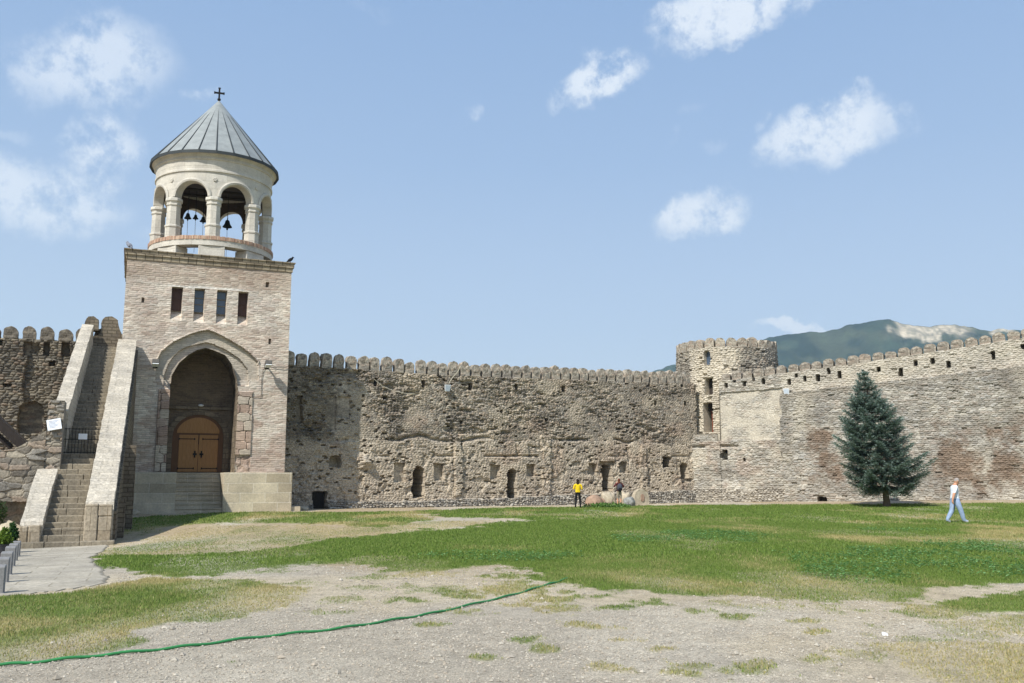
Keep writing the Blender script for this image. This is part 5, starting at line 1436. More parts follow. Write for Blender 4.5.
# ------------------------------------------------------------------ spruce
def build_spruce():
    base = ground_hit(887, 507); Yt = 53.0
    b = at(887, 506.5, Yt); bz = gz(b.x, b.y)
    T = empty('spruce_tree', (b.x, b.y, bz)); tag(T, 'dark blue green spruce tree standing alone before the right wall', 'tree')
    Ht = 7.75
    def axis(z):
        k = max(z, 0) / Ht; return Vector((-.95 * k ** 1.5, 0, z))
    mb = MB(); mb.tube([axis(z) for z in (-.1, .3, .9, 2, 3.5, 5, 6.5, Ht)], [.24, .19, .16, .14, .11, .08, .05, .012], 9)
    trunk = mb.build('trunk', M['bark'], T, smooth=True)
    env = line([(.9, 1.6), (1.3, 2.4), (2.0, 2.7), (2.6, 2.6), (3.4, 2.4), (4.2, 2.1), (4.9, 1.7), (5.6, 1.25), (6.3, .85), (7.0, .45), (7.6, .15)])
    V = []; C = []; bm_ = MB()
    rnd = random.Random(5)
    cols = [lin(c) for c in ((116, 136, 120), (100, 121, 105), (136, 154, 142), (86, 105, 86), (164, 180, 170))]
    def needle(p, d, L, w, up, c):
        d = d.normalized(); s = d.cross(up)
        if s.length < 1e-3: s = Vector((1, 0, 0))
        s = s.normalized() * w
        V.extend([p, p + d * L * .45 + s, p + d * L, p + d * L * .45 - s]); C.extend([c] * 4)
    z = 1.15
    while z < Ht - .1:
        nbr = rnd.randint(14, 16) if z < 6 else 7
        a0 = rnd.random() * 6.28
        for k in range(nbr):
            a = a0 + 6.283 * k / nbr + rnd.uniform(-.35, .35); zz = z + rnd.uniform(-.09, .09)
            lump = .88 + .28 * mnoise.noise(Vector((math.cos(a) * 1.1, math.sin(a) * 1.1, zz * .7)) + Vector((3, 1, 7)))
            side = 1 + .10 * math.cos(a) * (1 if zz < 2.9 else -1.4)
            L = env(zz) * lump * side * rnd.choice((.74, .86, .94, 1.0, 1.03, 1.08))
            if L < .12: continue
            ax = axis(zz); hd = Vector((math.cos(a), math.sin(a), 0))
            k_ = zz / Ht; pitch = -.10 + .5 * k_
            pts = []
            for q in range(8):
                t = q / 7
                pts.append(ax + hd * (L * t) + Vector((0, 0, L * (pitch * t - .30 * t * (1 - t) + .10 * t ** 3))))
            bm_.tube(pts, [.03 * (1 - q / 9) for q in range(8)], 5)
            nt_ = int(9 + L * 25)
            for q in range(nt_):
                t = .15 + .85 * (q + rnd.random() * .6) / nt_
                t = min(t, 1.0)
                i = min(int(t * 7), 6); f = t * 7 - i
                p = pts[i].lerp(pts[i + 1], f); dr = (pts[i + 1] - pts[i]).normalized()
                sd = Vector((-hd.y, hd.x, 0)) * (1 if q % 2 else -1)
                tl = (.20 + .55 * (1 - t) * min(L, 1.9)) * rnd.uniform(.7, 1.2)
                dd = (dr * .8 + sd * rnd.uniform(.4, 1.1) + Vector((0, 0, rnd.uniform(-.34, -.02)))).normalized()
                m_ = max(2, int(tl / .11))
                for s_ in range(m_):
                    pp = p + dd * tl * s_ / m_ + Vector((0, 0, -.22 * (s_ / m_) ** 2 * tl))
                    for w_ in range(3):
                        nd_ = dd + Vector((rnd.uniform(-.8, .8), rnd.uniform(-.8, .8), rnd.uniform(-.22, .34)))
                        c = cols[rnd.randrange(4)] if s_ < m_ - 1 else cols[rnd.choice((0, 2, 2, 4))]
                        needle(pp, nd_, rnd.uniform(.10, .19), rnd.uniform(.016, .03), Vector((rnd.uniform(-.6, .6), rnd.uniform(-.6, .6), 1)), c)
        z += .44 + .08 * rnd.random() if z < 5 else .30
    for q in range(60):
        zz = Ht - .5 + .55 * rnd.random(); p = axis(min(zz, Ht)); a = rnd.random() * 6.28
        needle(p, Vector((math.cos(a) * .7, math.sin(a) * .7, .8)), .15, .03, Vector((0, 0, 1)), cols[2])
    n = len(V) // 4
    cr = mesh_obj('crown', raw_mesh('crown', [tuple(v) for v in V], quads=np.arange(4 * n).reshape(-1, 4), col=np.array(C)), M['needles'], T)
    bm_.build('branches', M['bark'], T, weld=False)
    print('spruce quads', n)
build_spruce()

# ------------------------------------------------------------------ small plants at the left edge
def leafy(name, root, c, r, n, size, cols, parent=None, seed=1, cone=False):
    rnd = random.Random(seed); V = []; C = []
    for k in range(n):
        while True:
            p = Vector((rnd.uniform(-1, 1), rnd.uniform(-1, 1), rnd.uniform(-1, 1)))
            q = p.length
            lim = 1.0
            if cone: lim = 1; 
            if q < 1 and q > .35 and mnoise.noise(p * 2.2 + Vector((seed, 0, 0))) > -.22:
                if cone and math.hypot(p.x, p.y) > (1 - (p.z + 1) / 2) * .95 + .12: continue
                break
        p = Vector((p.x * r[0], p.y * r[1], p.z * r[2])) + Vector(c)
        d = Vector((rnd.uniform(-1, 1), rnd.uniform(-1, 1), rnd.uniform(-.4, 1))).normalized(); s = d.cross(Vector((rnd.uniform(-1, 1), rnd.uniform(-1, 1), 1))).normalized()
        L = size * rnd.uniform(.7, 1.4); w = L * .28
        V.extend([p, p + d * L * .5 + s * w, p + d * L, p + d * L * .5 - s * w]); C.extend([lin(rnd.choice(cols))] * 4)
    return mesh_obj(name, raw_mesh(name, [tuple(v) for v in V], quads=np.arange(4 * n).reshape(-1, 4), col=np.array(C)), M['leaf'], parent)
def build_left_plants():
    gp = ground_true
    posts = [(1.5, 583), (5.5, 575), (9.5, 566.5), (12.8, 560), (16, 554.5), (-3.5, 594)]
    labs = ['nearest fully visible grey stone post by the paved path', 'second nearest grey stone post beside the paved path', 'middle grey stone post in the row along the path', 'second farthest grey stone post, close to the potted plants', 'farthest grey stone post, nearest the stair foot', 'grey stone post cut off by the left picture edge']
    for (px, py), lab in zip(posts, labs):
        p = gp(px, py); z = gz(p.x, p.y)
        e = empty('stone_post', (p.x, p.y, z), R(20))
        mb = MB(); mb.prism_x([(-.06, -.1), (-.06, .40), (.06, .43), (.06, -.1)], -.1, .1); mb.build('shaft', M['greystone'], e, bev=.012)
        mb = MB(); mb.box(-.12, .12, -.08, .08, -.05, .02); mb.build('foot', M['greystone'], e, bev=.01)
        tag(e, lab, 'post', 'grey stone posts along the path')
    for (px, py, Y, hh, cols, lab) in ((7, 553, 26.0, .44, [(112, 138, 54), (128, 152, 64), (94, 122, 46)], 'bright yellow green dwarf conifer in a dark pot'), (14.5, 546, 28.5, .55, [(52, 84, 42), (64, 98, 48), (44, 72, 36)], 'deep green dwarf conifer in a dark pot nearer the stair foot')):
        p = at(px, py, Y); z = gz(p.x, p.y)
        e = empty('potted_conifer', (p.x - .1, p.y, z)); tag(e, lab, 'potted plant', 'potted dwarf conifers')
        mb = MB(); mb.lathe([(0, 0), (.17, 0), (.22, .3), (.24, .36), (.2, .36), (.19, .3), (0, .29)], (0, 0), 20); mb.build('pot', M['pot'], e, smooth=False)
        leafy('foliage', None, (0, 0, .36 + hh * .5), (.24, .24, hh * .52), 1400, .075, cols, e, int(px), True)
        mb = MB(); mb.tube([(0, 0, .28), (0, 0, .6)], .02, 6); mb.build('stem', M['bark'], e)
    p = at(-8, 530, 32.5); z = gz(p.x, p.y)
    e = empty('shrub', (p.x, p.y, z)); tag(e, 'leafy green shrub under the low stone wall at left edge', 'shrub')
    leafy('foliage', None, (0, 0, .95), (.45, .4, .5), 1700, .085, [(62, 84, 46), (76, 98, 54), (88, 110, 62), (50, 70, 40)], e, 9)
    mb = MB(); mb.tube([(0, 0, -.1), (.05, 0, .5), (.02, .05, 1.0)], [.05, .04, .02], 6); mb.build('stem', M['bark'], e)
    # boulders under the overhang
    for k, (px, py, Y, r, lab) in enumerate(((14, 531, 32.6, (.62, .45, .42), 'large tan boulder under the low wall beside the shrub'), (25, 540, 31.6, (.26, .22, .2), 'small brown rock against the left stair parapet'), (22, 524, 33.2, (.4, .35, .3), 'reddish brown boulder in the hollow below the low wall'))):
        p = at(px, py, Y); o = rock(r, k + 3, M['boulder' if k != 2 else 'terracotta'])
        o.location = (p.x, p.y, gz(p.x, p.y) + r[2] * .5); tag(o, lab, 'rock')
def rock(r, seed, mat, name='boulder', flat=0.0):
    bm = bmesh.new(); bmesh.ops.create_icosphere(bm, subdivisions=3, radius=1)
    for v in bm.verts:
        q = 1 + .4 * mnoise.noise(v.co * 1.3 + Vector((seed * 7, 0, 0))) + .2 * mnoise.noise(v.co * 3.5 + Vector((seed * 3, 5, 0)))
        v.co = Vector((v.co.x * r[0], v.co.y * r[1], max(v.co.z, -.6) * r[2])) * q
    me = bpy.data.meshes.new(name); bm.to_mesh(me); bm.free()
    for p in me.polygons: p.use_smooth = True
    return mesh_obj(name, me, mat)
build_left_plants()

# ------------------------------------------------------------------ stones and jars before the middle wall
def build_relics():
    def place(o, px, Y, dz=0): 
        p = at(px, 500, Y); o.location = (p.x, p.y, gz(p.x, p.y) + dz); return o
    # terracotta wine jar lying on its side, half sunk
    e = empty('clay_jar', (0, 0, 0), R(35)); place(e, 594.5, 58.5)
    tag(e, 'big terracotta wine jar lying half buried beside the yellow jacket person', 'jar'); e.scale = (.66, .66, .74)
    prof = [(0, -.95), (.25, -.92), (.55, -.7), (.72, -.3), (.74, .1), (.62, .5), (.42, .78), (.33, .88)]
    mb = MB()
    vs = []; fs = []; n = 24
    for k in range(n):
        a = 2 * math.pi * k / n
        for r_, x in prof: vs.append((x, r_ * math.cos(a), .22 + r_ * math.sin(a)))
    P = len(prof)
    for k in range(n):
        k2 = (k + 1) % n
        for i in range(P - 1): fs.append((k * P + i, k2 * P + i, k2 * P + i + 1, k * P + i + 1))
    mb.add(vs, fs); mb.build('jar_body', M['terracotta'], e, smooth=True, rough=.015)
    mb = MB(); vs = []; fs = []
    pr = [(.33, .87), (.43, .88), (.43, .98), (.33, .98), (.26, .9)]
    for k in range(n):
        a = 2 * math.pi * k / n
        for r_, x in pr: vs.append((x, r_ * math.cos(a), .22 + r_ * math.sin(a)))
    for k in range(n):
        k2 = (k + 1) % n
        for i in range(5): fs.append((k * 5 + i, k2 * 5 + i, k2 * 5 + (i + 1) % 5, k * 5 + (i + 1) % 5))
    mb.add(vs, fs); mb.build('rim', M['terracotta'], e, smooth=True)
    specs = [(605.5, 59.2, (.42, .4, .68), 'boulder', 11, 'tall pale boulder right of the terracotta jar'),
             (610.5, 60.6, (.36, .34, .62), 'boulder', 12, 'pinkish pale boulder in front of the backpack person'),
             (629, 58.6, (.36, .34, .44), 'bluestone', 13, 'blue grey boulder beside the backpack person'),
             (625, 60.2, (.4, .4, .66), 'boulder', 15, 'grey white boulder behind the blue grey boulder')]
    for (px, Y, r, m, s, lab) in specs:
        o = rock(r, s, M[m]); place(o, px, Y, r[2] * .35); tag(o, lab, 'boulder', 'boulders before the middle wall')
    # round millstone-like block with a reddish worn carving
    e = empty('round_stone', (0, 0, 0), R(24)); place(e, 640.5, 59.5); e.scale = (.66, 1, .82)
    tag(e, 'upright rounded stone slab with a reddish worn patch, right of the boulders', 'stone slab')
    mb = MB(); N = 30
    pts = [(-.82, -.1)] + [(.82 * math.cos(math.pi * (1 - k / N)) * (1 if k else 1), .55 + .72 * math.sin(math.pi * (1 - k / N))) for k in range(N + 1)] + [(.82, -.1)]
    mb.prism(pts, -.16, .2); mb.build('slab', M['boulder'], e, step=.22, rough=.035)
    mb = MB(); mb.prism([(.05 + .2 * math.cos(2 * math.pi * k / 10) * (1 + .25 * math.sin(k * 2.3)), .62 + .3 * math.sin(2 * math.pi * k / 10)) for k in range(10)], -.215, -.1)
    mb.build('carving', M['terracotta'], e, rough=.015, step=.15)
    # grassy mound in front
    p = at(607, 505, 55.5)
    bm = bmesh.new(); bmesh.ops.create_grid(bm, x_segments=40, y_segments=16, size=1)
    me = bpy.data.meshes.new('weed_tuft'); 
    e = empty('weed_clump', (p.x, p.y, gz(p.x, p.y))); bm.free()
    tag(e, 'clump of tall green weeds in front of the terracotta jar', 'weeds')
    leafy('leaves', None, (0, 0, .06), (1.5, .6, .2), 1700, .12, [(98, 132, 62), (112, 146, 72), (86, 120, 56)], e, 21)
build_relics()

# ------------------------------------------------------------------ lamps, cables, birds
def floodlight(name, P, px, py, lab, group, size=.42, reach=.3):
    u, v = P.hit(px, py, reach)
    e = empty(name, P.pt(u, 0, v), math.atan2(P.d.y, P.d.x)); tag(e, lab, 'floodlight', group)
    s = size
    mt = Matrix.Translation((0, -reach, 0)) @ Matrix.Rotation(R(14), 4, 'X')
    mb = MB()
    vs = [(-s * .5, -.05, s * .5), (s * .5, -.05, s * .5), (s * .4, -.05, -s * .5), (-s * .4, -.05, -s * .5), (-s * .38, .13, s * .4), (s * .38, .13, s * .4), (s * .3, .13, -s * .4), (-s * .3, .13, -s * .4)]
    mb.add([mt @ Vector(p) for p in vs], [(0, 1, 2, 3), (7, 6, 5, 4), (0, 4, 5, 1), (1, 5, 6, 2), (2, 6, 7, 3), (3, 7, 4, 0)]); mb.build('housing', M['white'], e, bev=.012)
    mb = MB(); mb.add([mt @ Vector(p) for p in ((-s * .4, -.054, s * .4), (s * .4, -.054, s * .4), (s * .32, -.054, -s * .4), (-s * .32, -.054, -s * .4))], [(0, 1, 2, 3)])
    mb.build('lens', plain_mat('lens_glass', (196, 206, 216), .25, 0, .2), e)
    mb = MB(); mb.box(-s * .56, -s * .53, -reach - .02, .08, -.03, .03); mb.box(s * .53, s * .56, -reach - .02, .08, -.03, .03); mb.box(-s * .56, s * .56, -.02, .08, -.032, .032)
    mb.build('bracket', M['iron'], e)
    return e
floodlight('floodlight', W1P, 447.5, 388, 'white floodlight on the middle wall at the end of a pale cable', 'white floodlights on the walls', .42, .22)
floodlight('floodlight', W2P, 786.5, 391.5, 'white floodlight above the ledge of the right wall', 'white floodlights on the walls', .42, .42)
def tower_lamp(px, py, lab):
    u, v = FACE.hit(px, py, .5); e = empty('wall_lamp', FACE.pt(u, 0, v), ANG); tag(e, lab, 'lamp', 'spotlights on the gate tower')
    mb = MB(); mb.box(-.03, .03, -.75, .05, -.03, .03); mb.box(-.12, .12, -.02, .05, -.16, .14); mb.build('bracket', M['iron'], e)
    mb = MB(); mt = Matrix.Translation((0, -.6, .04)) @ Matrix.Rotation(R(-20), 4, 'X'); mb.box(-.17, .17, -.2, .2, -.08, .14, 0, mt); mb.build('housing', M['cable'], e, bev=.02)
    mb = MB(); mb.box(-.15, .15, -.17, .17, -.13, -.082, 0, mt); mb.build('reflector', M['white'], e)
tower_lamp(268, 365, 'spotlight on bracket right of the portal arch')
tower_lamp(155.5, 364, 'spotlight on bracket left of the portal arch')
# lamp over the door
u, v = FACE.hit(201, 405.5, -2.3)
e = empty('door_lamp', FACE.pt(u, -2.38, v), ANG); tag(e, 'small pale lamp mounted on the lintel above the timber door', 'lamp')
mb = MB(); mb.ell((0, -.1, 0), (.15, .1, .07), 10); mb.build('globe', M['white'], e, smooth=True)
mb = MB(); mb.box(-.05, .05, -.08, .05, -.03, .06); mb.build('mount', M['iron'], e)
def cable(P, pts, mat, lab, off=.06, r=.014, offs=None):
    mb = MB(); mb.tube([P.pt(*(lambda h: (h[0], off))(P.hit(x, y, off)), P.hit(x, y, off)[1]) for x, y in pts], r, 5)
    o = mb.build('cable', mat); tag(o, lab, 'cable')
cable(FACE, [(266.5, 366), (263, 370), (261.5, 380), (261, 397), (252, 397)], M['cable'], 'thin dark cable running down from the right tower spotlight', .05)
cable(FACE, [(270, 364.5), (276, 367), (284, 367.5), (289, 366.5)], M['cable'], 'thin cable sagging from the right tower spotlight to the tower corner', .07)
cable(W1P, [(449, 383), (453, 377), (458, 371.5), (460.5, 366)], M['cablepale'], 'pale cable rising from the floodlight to the merlons', .18, .022)
cable(W1P, [(374, 379), (382, 386), (394, 391), (406, 393.5), (415, 394)], M['cablepale'], 'pale loose cable hanging across the upper middle wall', .22, .02)
# weathered pole stub on the wall top
u, v = W1P.hit(460.5, 364, 0)
def bird(name, p, rz, mat, lab, s=1.0):
    e = empty(name, p, rz); tag(e, lab, 'bird')
    mb = MB()
    rot = Matrix.Rotation(R(-38), 3, 'Y')
    mb.ell((0, 0, .17 * s), (.17 * s, .085 * s, .09 * s), 10, rot=rot)
    mb.ell((.13 * s, 0, .31 * s), (.055 * s, .05 * s, .052 * s), 8)
    mb.tube([(.08 * s, 0, .22 * s), (.13 * s, 0, .30 * s)], [.07 * s, .045 * s], 8)
    mb.tube([(-.1 * s, 0, .1 * s), (-.22 * s, 0, .0)], [.05 * s, .028 * s], 6)
    mb.build('body', mat, e, smooth=True)
    mb = MB(); mb.tube([(.175 * s, 0, .31 * s), (.235 * s, 0, .295 * s)], [.018 * s, .003 * s], 6); mb.build('beak', M['iron'], e)
    for q in (-1, 1):
        mb = MB(); mb.tube([(0, q * .035 * s, .1 * s), (.02 * s, q * .035 * s, 0)], .009 * s, 5); mb.tube([(.02 * s, q * .035 * s, .008), (.07 * s, q * .035 * s, .006)], .007 * s, 4); mb.build('leg', M['terracotta'], e)
        mb = MB(); mb.ell((-.02 * s, q * .075 * s, .17 * s), (.15 * s, .02 * s, .07 * s), 8, rot=rot); mb.build('wing', mat, e, smooth=True)
RT = Matrix.Rotation(ANG, 3, 'Z')
u = FACE.hit(129, 247, .1)[0]
bird('pigeon', A + RT @ Vector((u, -.05, tower_top)), R(150), M['bird_grey'], 'grey pigeon perched on the left corner of the tower cornice', 1.15)
u = FACE.hit(290.5, 260, .1)[0]
bird('crow', A + RT @ Vector((u, -.02, tower_top)), R(25), M['bird_black'], 'black bird perched on the right corner of the tower cornice', 1.0)

# ------------------------------------------------------------------ people
def skin_body(joints, edges):
    me = bpy.data.meshes.new('tmp'); names = list(joints)
    me.from_pydata([joints[n][0] for n in names], [(names.index(a), names.index(b)) for a, b in edges], [])
    o = bpy.data.objects.new('tmp', me); COL.objects.link(o)
    sk = o.modifiers.new('s', 'SKIN'); sk.branch_smoothing = .3
    for i, n in enumerate(names):
        r = joints[n][1]; me.skin_vertices[0].data[i].radius = r if isinstance(r, tuple) else (r, r)
        me.skin_vertices[0].data[i].use_root = (n == 'pelvis')
    sb = o.modifiers.new('d', 'SUBSURF'); sb.levels = 2; sb.render_levels = 2
    dg = bpy.context.evaluated_depsgraph_get(); ev = o.evaluated_get(dg)
    m2 = bpy.data.meshes.new_from_object(ev)
    vs = [tuple(v.co) for v in m2.vertices]; fs = [tuple(p.vertices) for p in m2.polygons]
    bpy.data.objects.remove(o)
    return vs, fs
def person(loc, rz, J, mats, classify, hair, label, head_c, head_tilt=0.0, hands=()):
    """facing local +Y. one body mesh: skinned trunk and limbs, head with face, fingers"""
    E = [('pelvis', 'waist'), ('waist', 'chest'), ('chest', 'collar'), ('collar', 'neck'), ('neck', 'skull')]
    for s in 'lr':
        E += [('pelvis', 'hip' + s), ('hip' + s, 'knee' + s), ('knee' + s, 'ankle' + s), ('ankle' + s, 'toe' + s),
              ('collar', 'shoulder' + s), ('shoulder' + s, 'elbow' + s), ('elbow' + s, 'wrist' + s), ('wrist' + s, 'palm' + s)]
    vs, fs = skin_body(J, E)
    mb = MB(); mb.add(vs, fs)
    nbody = len(fs)
    rot = Matrix.Rotation(head_tilt, 3, 'X')
    hc = Vector(head_c)
    def hp(p): return hc + rot @ Vector(p)
    # head: skull, jaw, nose, ears, eye sockets as one overlapping form
    mb.ell(hc, (.078, .098, .115), 14, m=1, rot=rot)
    mb.ell(hp((0, .035, -.055)), (.055, .06, .065), 10, m=1, rot=rot)
    mb.add([hp(p) for p in ((-.014, .09, -.02), (.014, .09, -.02), (0, .09, .03), (0, .122, -.022))], [(0, 1, 3), (1, 2, 3), (2, 0, 3)], 1)
    for q in (-1, 1):
        mb.ell(hp((q * .08, -.005, -.005)), (.012, .025, .034), 8, m=1, rot=rot)
        mb.ell(hp((q * .032, .088, .012)), (.014, .01, .008), 8, m=2, rot=rot)
    mb.ell(hp((0, .092, -.062)), (.024, .008, .006), 8, m=3, rot=rot)
    for s in 'lr':
        w = Vector(J['wrist' + s][0]); p = Vector(J['palm' + s][0]); d = (p - w).normalized()
        side = d.cross(Vector((0, 0, 1)) if abs(d.z) < .8 else Vector((0, 1, 0))).normalized()
        nrm = side.cross(d).normalized()
        for k, (o_, L) in enumerate(((-.030, .062), (-.010, .074), (.011, .07), (.030, .055))):
            b = p + side * o_ - d * .01
            mb.tube([b, b + d * L * .5 + nrm * .008, b + d * L * .85 + nrm * .024, b + d * L + nrm * .04], [.0095, .009, .008, .006], 6, m=1)
        sg = -1 if s == 'l' else 1
        b = p - d * .035 + side * sg * -.028
        mb.tube([b, b + side * sg * -.03 + d * .02 + nrm * .01, b + side * sg * -.036 + d * .05 + nrm * .02], [.012, .0105, .007], 6, m=1)
    o = mb.build('body', mats, None, smooth=True, weld=False)
    for i, poly in enumerate(o.data.polygons):
        if i < nbody: poly.material_index = classify(poly.center)
    e = empty('person', loc, rz); o.parent = e
    tag(e, label, 'person')
    if hair: hair(e, hc, rot)
    return e
def hair_cap(mat, back=.0, long=0.0):
    def f(e, hc, rot):
        mb = MB(); n = 12
        prof = []
        vs = []; fs = []; N = 20; Mx = 9
        for k in range(N):
            a = 2 * math.pi * k / N
            front = max(0, math.sin(a))
            lim = 1.85 - .95 * front
            for i in range(Mx + 1):
                t = lim * i / Mx
                j = 1 + .05 * mnoise.noise(Vector((math.cos(a) * 3, math.sin(a) * 3, t * 4)))
                p = Vector((.086 * math.sin(t) * math.cos(a) * j, .107 * math.sin(t) * math.sin(a) * j, .124 * math.cos(t) * j))
                vs.append(hc + rot @ p)
        for k in range(N):
            k2 = (k + 1) % N
            for i in range(Mx): fs.append((k * (Mx + 1) + i, k2 * (Mx + 1) + i, k2 * (Mx + 1) + i + 1, k * (Mx + 1) + i + 1))
        mb.add(vs, fs)
        if long: mb.ell(hc + rot @ Vector((0, -.06, -.10 - long * .4)), (.085, .055, .08 + long * .55), 10)
        mb.build('hair', mat, e, smooth=True)
    return f
def base_joints(h=1.7):
    s = h / 1.72
    J = {'pelvis': ((0, 0, .93), (.15, .105)), 'waist': ((0, 0, 1.06), (.135, .095)), 'chest': ((0, 0, 1.24), (.155, .11)), 'collar': ((0, -.01, 1.40), (.105, .075)), 'neck': ((0, 0, 1.49), .055), 'skull': ((0, .01, 1.56), .06)}
    for q, sx in (('l', -1), ('r', 1)):
        J['hip' + q] = ((sx * .09, 0, .86), .088); J['knee' + q] = ((sx * .1, .01, .48), .06); J['ankle' + q] = ((sx * .1, -.02, .085), .043); J['toe' + q] = ((sx * .11, .14, .035), (.042, .03))
        J['shoulder' + q] = ((sx * .185, -.01, 1.385), .058); J['elbow' + q] = ((sx * .235, -.03, 1.11), .042); J['wrist' + q] = ((sx * .25, .03, .87), .029); J['palm' + q] = ((sx * .25, .05, .79), (.034, .018))
    return J
def scaleJ(J, s): return {k: (tuple(c * s for c in v[0]), tuple(x * s for x in v[1]) if isinstance(v[1], tuple) else v[1] * s) for k, v in J.items()}

# man walking to the right
J = base_joints()
J['pelvis'] = ((0, 0, .92), (.17, .15)); J['waist'] = ((0, .03, 1.05), (.17, .17)); J['chest'] = ((0, .03, 1.23), (.18, .165)); J['collar'] = ((0, .03, 1.39), (.11, .08)); J['neck'] = ((0, .07, 1.475), .06); J['skull'] = ((0, .10, 1.54), .062)
J['hipr'] = ((.09, .03, .86), .125); J['hipl'] = ((-.09, -.02, .86), .125); J['kneer'] = ((.1, .17, .49), .098); J['ankler'] = ((.1, .27, .10), .075); J['toer'] = ((.11, .43, .05), (.05, .035))
J['kneel'] = ((-.1, -.07, .48), .098); J['anklel'] = ((-.1, -.29, .11), .075); J['toel'] = ((-.1, -.16, .035), (.05, .035))
J['shoulderr'] = ((.19, .02, 1.375), .062); J['elbowr'] = ((.27, -.13, 1.10), .055); J['wristr'] = ((.27, -.2, .86), .036); J['palmr'] = ((.27, -.2, .78), (.038, .024))
J['shoulderl'] = ((-.19, .02, 1.375), .062); J['elbowl'] = ((-.24, .08, 1.11), .045); J['wristl'] = ((-.23, .24, .92), .03); J['palml'] = ((-.22, .29, .86), (.034, .02))
def cls_man(c):
    if c.z < .09: return 5
    if c.z < .95 and abs(c.x) < .225: return 4
    if abs(c.x) > .215 and c.z < 1.16: return 1
    if c.z > 1.435: return 1
    return 0
pw = at(956, 522.5, 36.0)
person((pw.x, pw.y, gz(pw.x, pw.y)), R(-90), J, [M['tee'], M['skin'], M['hair_dark'], M['maroon'], M['jeans'], M['shoe_pale']], cls_man, hair_cap(M['hair_grey']), 'man in white t-shirt and pale blue jeans walking with bowed head', (0, .135, 1.60), R(-22))

# woman in yellow, back to the camera
J = base_joints()
for q, sx in (('l', -1), ('r', 1)):
    J['elbow' + q] = ((sx * .26, -.03, 1.12), .045); J['wrist' + q] = ((sx * .15, .20, 1.16), .03); J['palm' + q] = ((sx * .09, .26, 1.19), (.034, .02))
    J['knee' + q] = ((sx * .12, .01, .48), .065); J['ankle' + q] = ((sx * .15, -.02, .085), .048); J['toe' + q] = ((sx * .17, .13, .035), (.042, .03)); J['shoulder' + q] = ((sx * .19, -.01, 1.37), .07)
J['chest'] = ((0, 0, 1.22), (.18, .125)); J['waist'] = ((0, 0, 1.05), (.165, .12))
def cls_w(c):
    if c.z < .08: return 5
    if c.z < .93: return 4
    if c.y > .2: return 1
    if c.z > 1.45: return 1
    return 0
pw = at(578, 507.8, 54.5)
person((pw.x, pw.y, gz(pw.x, pw.y)), R(0), scaleJ(J, .98), [M['yellow'], M['skin'], M['hair_dark'], M['maroon'], M['black'], M['shoe']], cls_w, hair_cap(M['hair_dark'], long=.12), 'person in yellow jacket and black trousers standing with back turned', (0, .02, 1.58))

# visitor with backpack, arms raised with a camera
J = base_joints()
for q, sx in (('l', -1), ('r', 1)):
    J['elbow' + q] = ((sx * .31, .02, 1.2), .05); J['wrist' + q] = ((sx * .13, .25, 1.40), .03); J['palm' + q] = ((sx * .08, .29, 1.46), (.034, .02))
    J['shoulder' + q] = ((sx * .195, -.01, 1.38), .07)
J['chest'] = ((0, 0, 1.22), (.18, .125))
def cls_b(c):
    if c.z < .08: return 5
    if c.z < .50: return 1
    if c.z < .95: return 4
    if c.y > .24: return 1
    if c.z > 1.45: return 1
    return 0
pw = at(619.3, 505.0, 57.0); zb = gz(pw.x, pw.y)
RZ = R(6)
person((pw.x, pw.y, zb), RZ, J, [M['maroon'], M['skin'], M['hair_dark'], M['maroon'], M['khaki'], M['shoe']], cls_b, hair_cap(M['hair_red'], long=.08), 'person in dark red top with raised arms standing among the boulders', (0, .02, 1.60))
e = empty('backpack', (pw.x, pw.y, zb), RZ); tag(e, 'dark grey backpack worn by the person in the dark red top', 'backpack')
mb = MB(); mb.ell((0, -.22, 1.17), (.17, .11, .25), 12); mb.build('bag', M['packgrey'], e, smooth=True)
mb = MB(); mb.ell((0, -.31, 1.05), (.12, .05, .11), 10); mb.build('pocket', M['black'], e, smooth=True)
for q in (-1, 1):
    mb = MB(); mb.tube([(q * .11, -.16, 1.36), (q * .12, -.05, 1.455), (q * .12, .1, 1.36), (q * .14, .11, 1.15), (q * .14, -.12, 1.0)], .018, 6); mb.build('strap', M['black'], e)
# jacket tied round the waist
# ------------------------------------------------------------------ loose stones at the wall foot
def foot_stones():
    k = 0
    for (px, py, Y, r, lab) in ((302, 511, 51.0, (.35, .25, .16), 'flat grey stone at the foot of the tower plinth'), (130, 516, 45.0, (.4, .3, .2), 'dark stone in the shade beside the plinth'), (885, 636, 9.9, (.035, .03, .025), 'small white pebble lying on the brown grass at right')):
        p = ground_hit(px, py) if Y < 20 else at(px, py, Y)
        o = rock(r, 40 + k, M['boulder'] if k < 2 else M['white'], 'loose_stone'); o.location = (p.x, p.y, gz(p.x, p.y) + r[2] * .4); tag(o, lab, 'stone'); k += 1
foot_stones()

# ------------------------------------------------------------------ light, sky, clouds
SUN_EL = R(47)
s_h = Vector((.54, .84, 0)).normalized()
sun_travel = Vector((s_h.x * math.cos(SUN_EL), s_h.y * math.cos(SUN_EL), -math.sin(SUN_EL)))
sl = bpy.data.lights.new('sun', 'SUN'); sl.energy = 4.8; sl.angle = R(.53); sl.color = (1, .97, .915)
so = bpy.data.objects.new('sun', sl); COL.objects.link(so); so.location = (-30, -40, 60)
so.rotation_euler = sun_travel.to_track_quat('-Z', 'Y').to_euler()

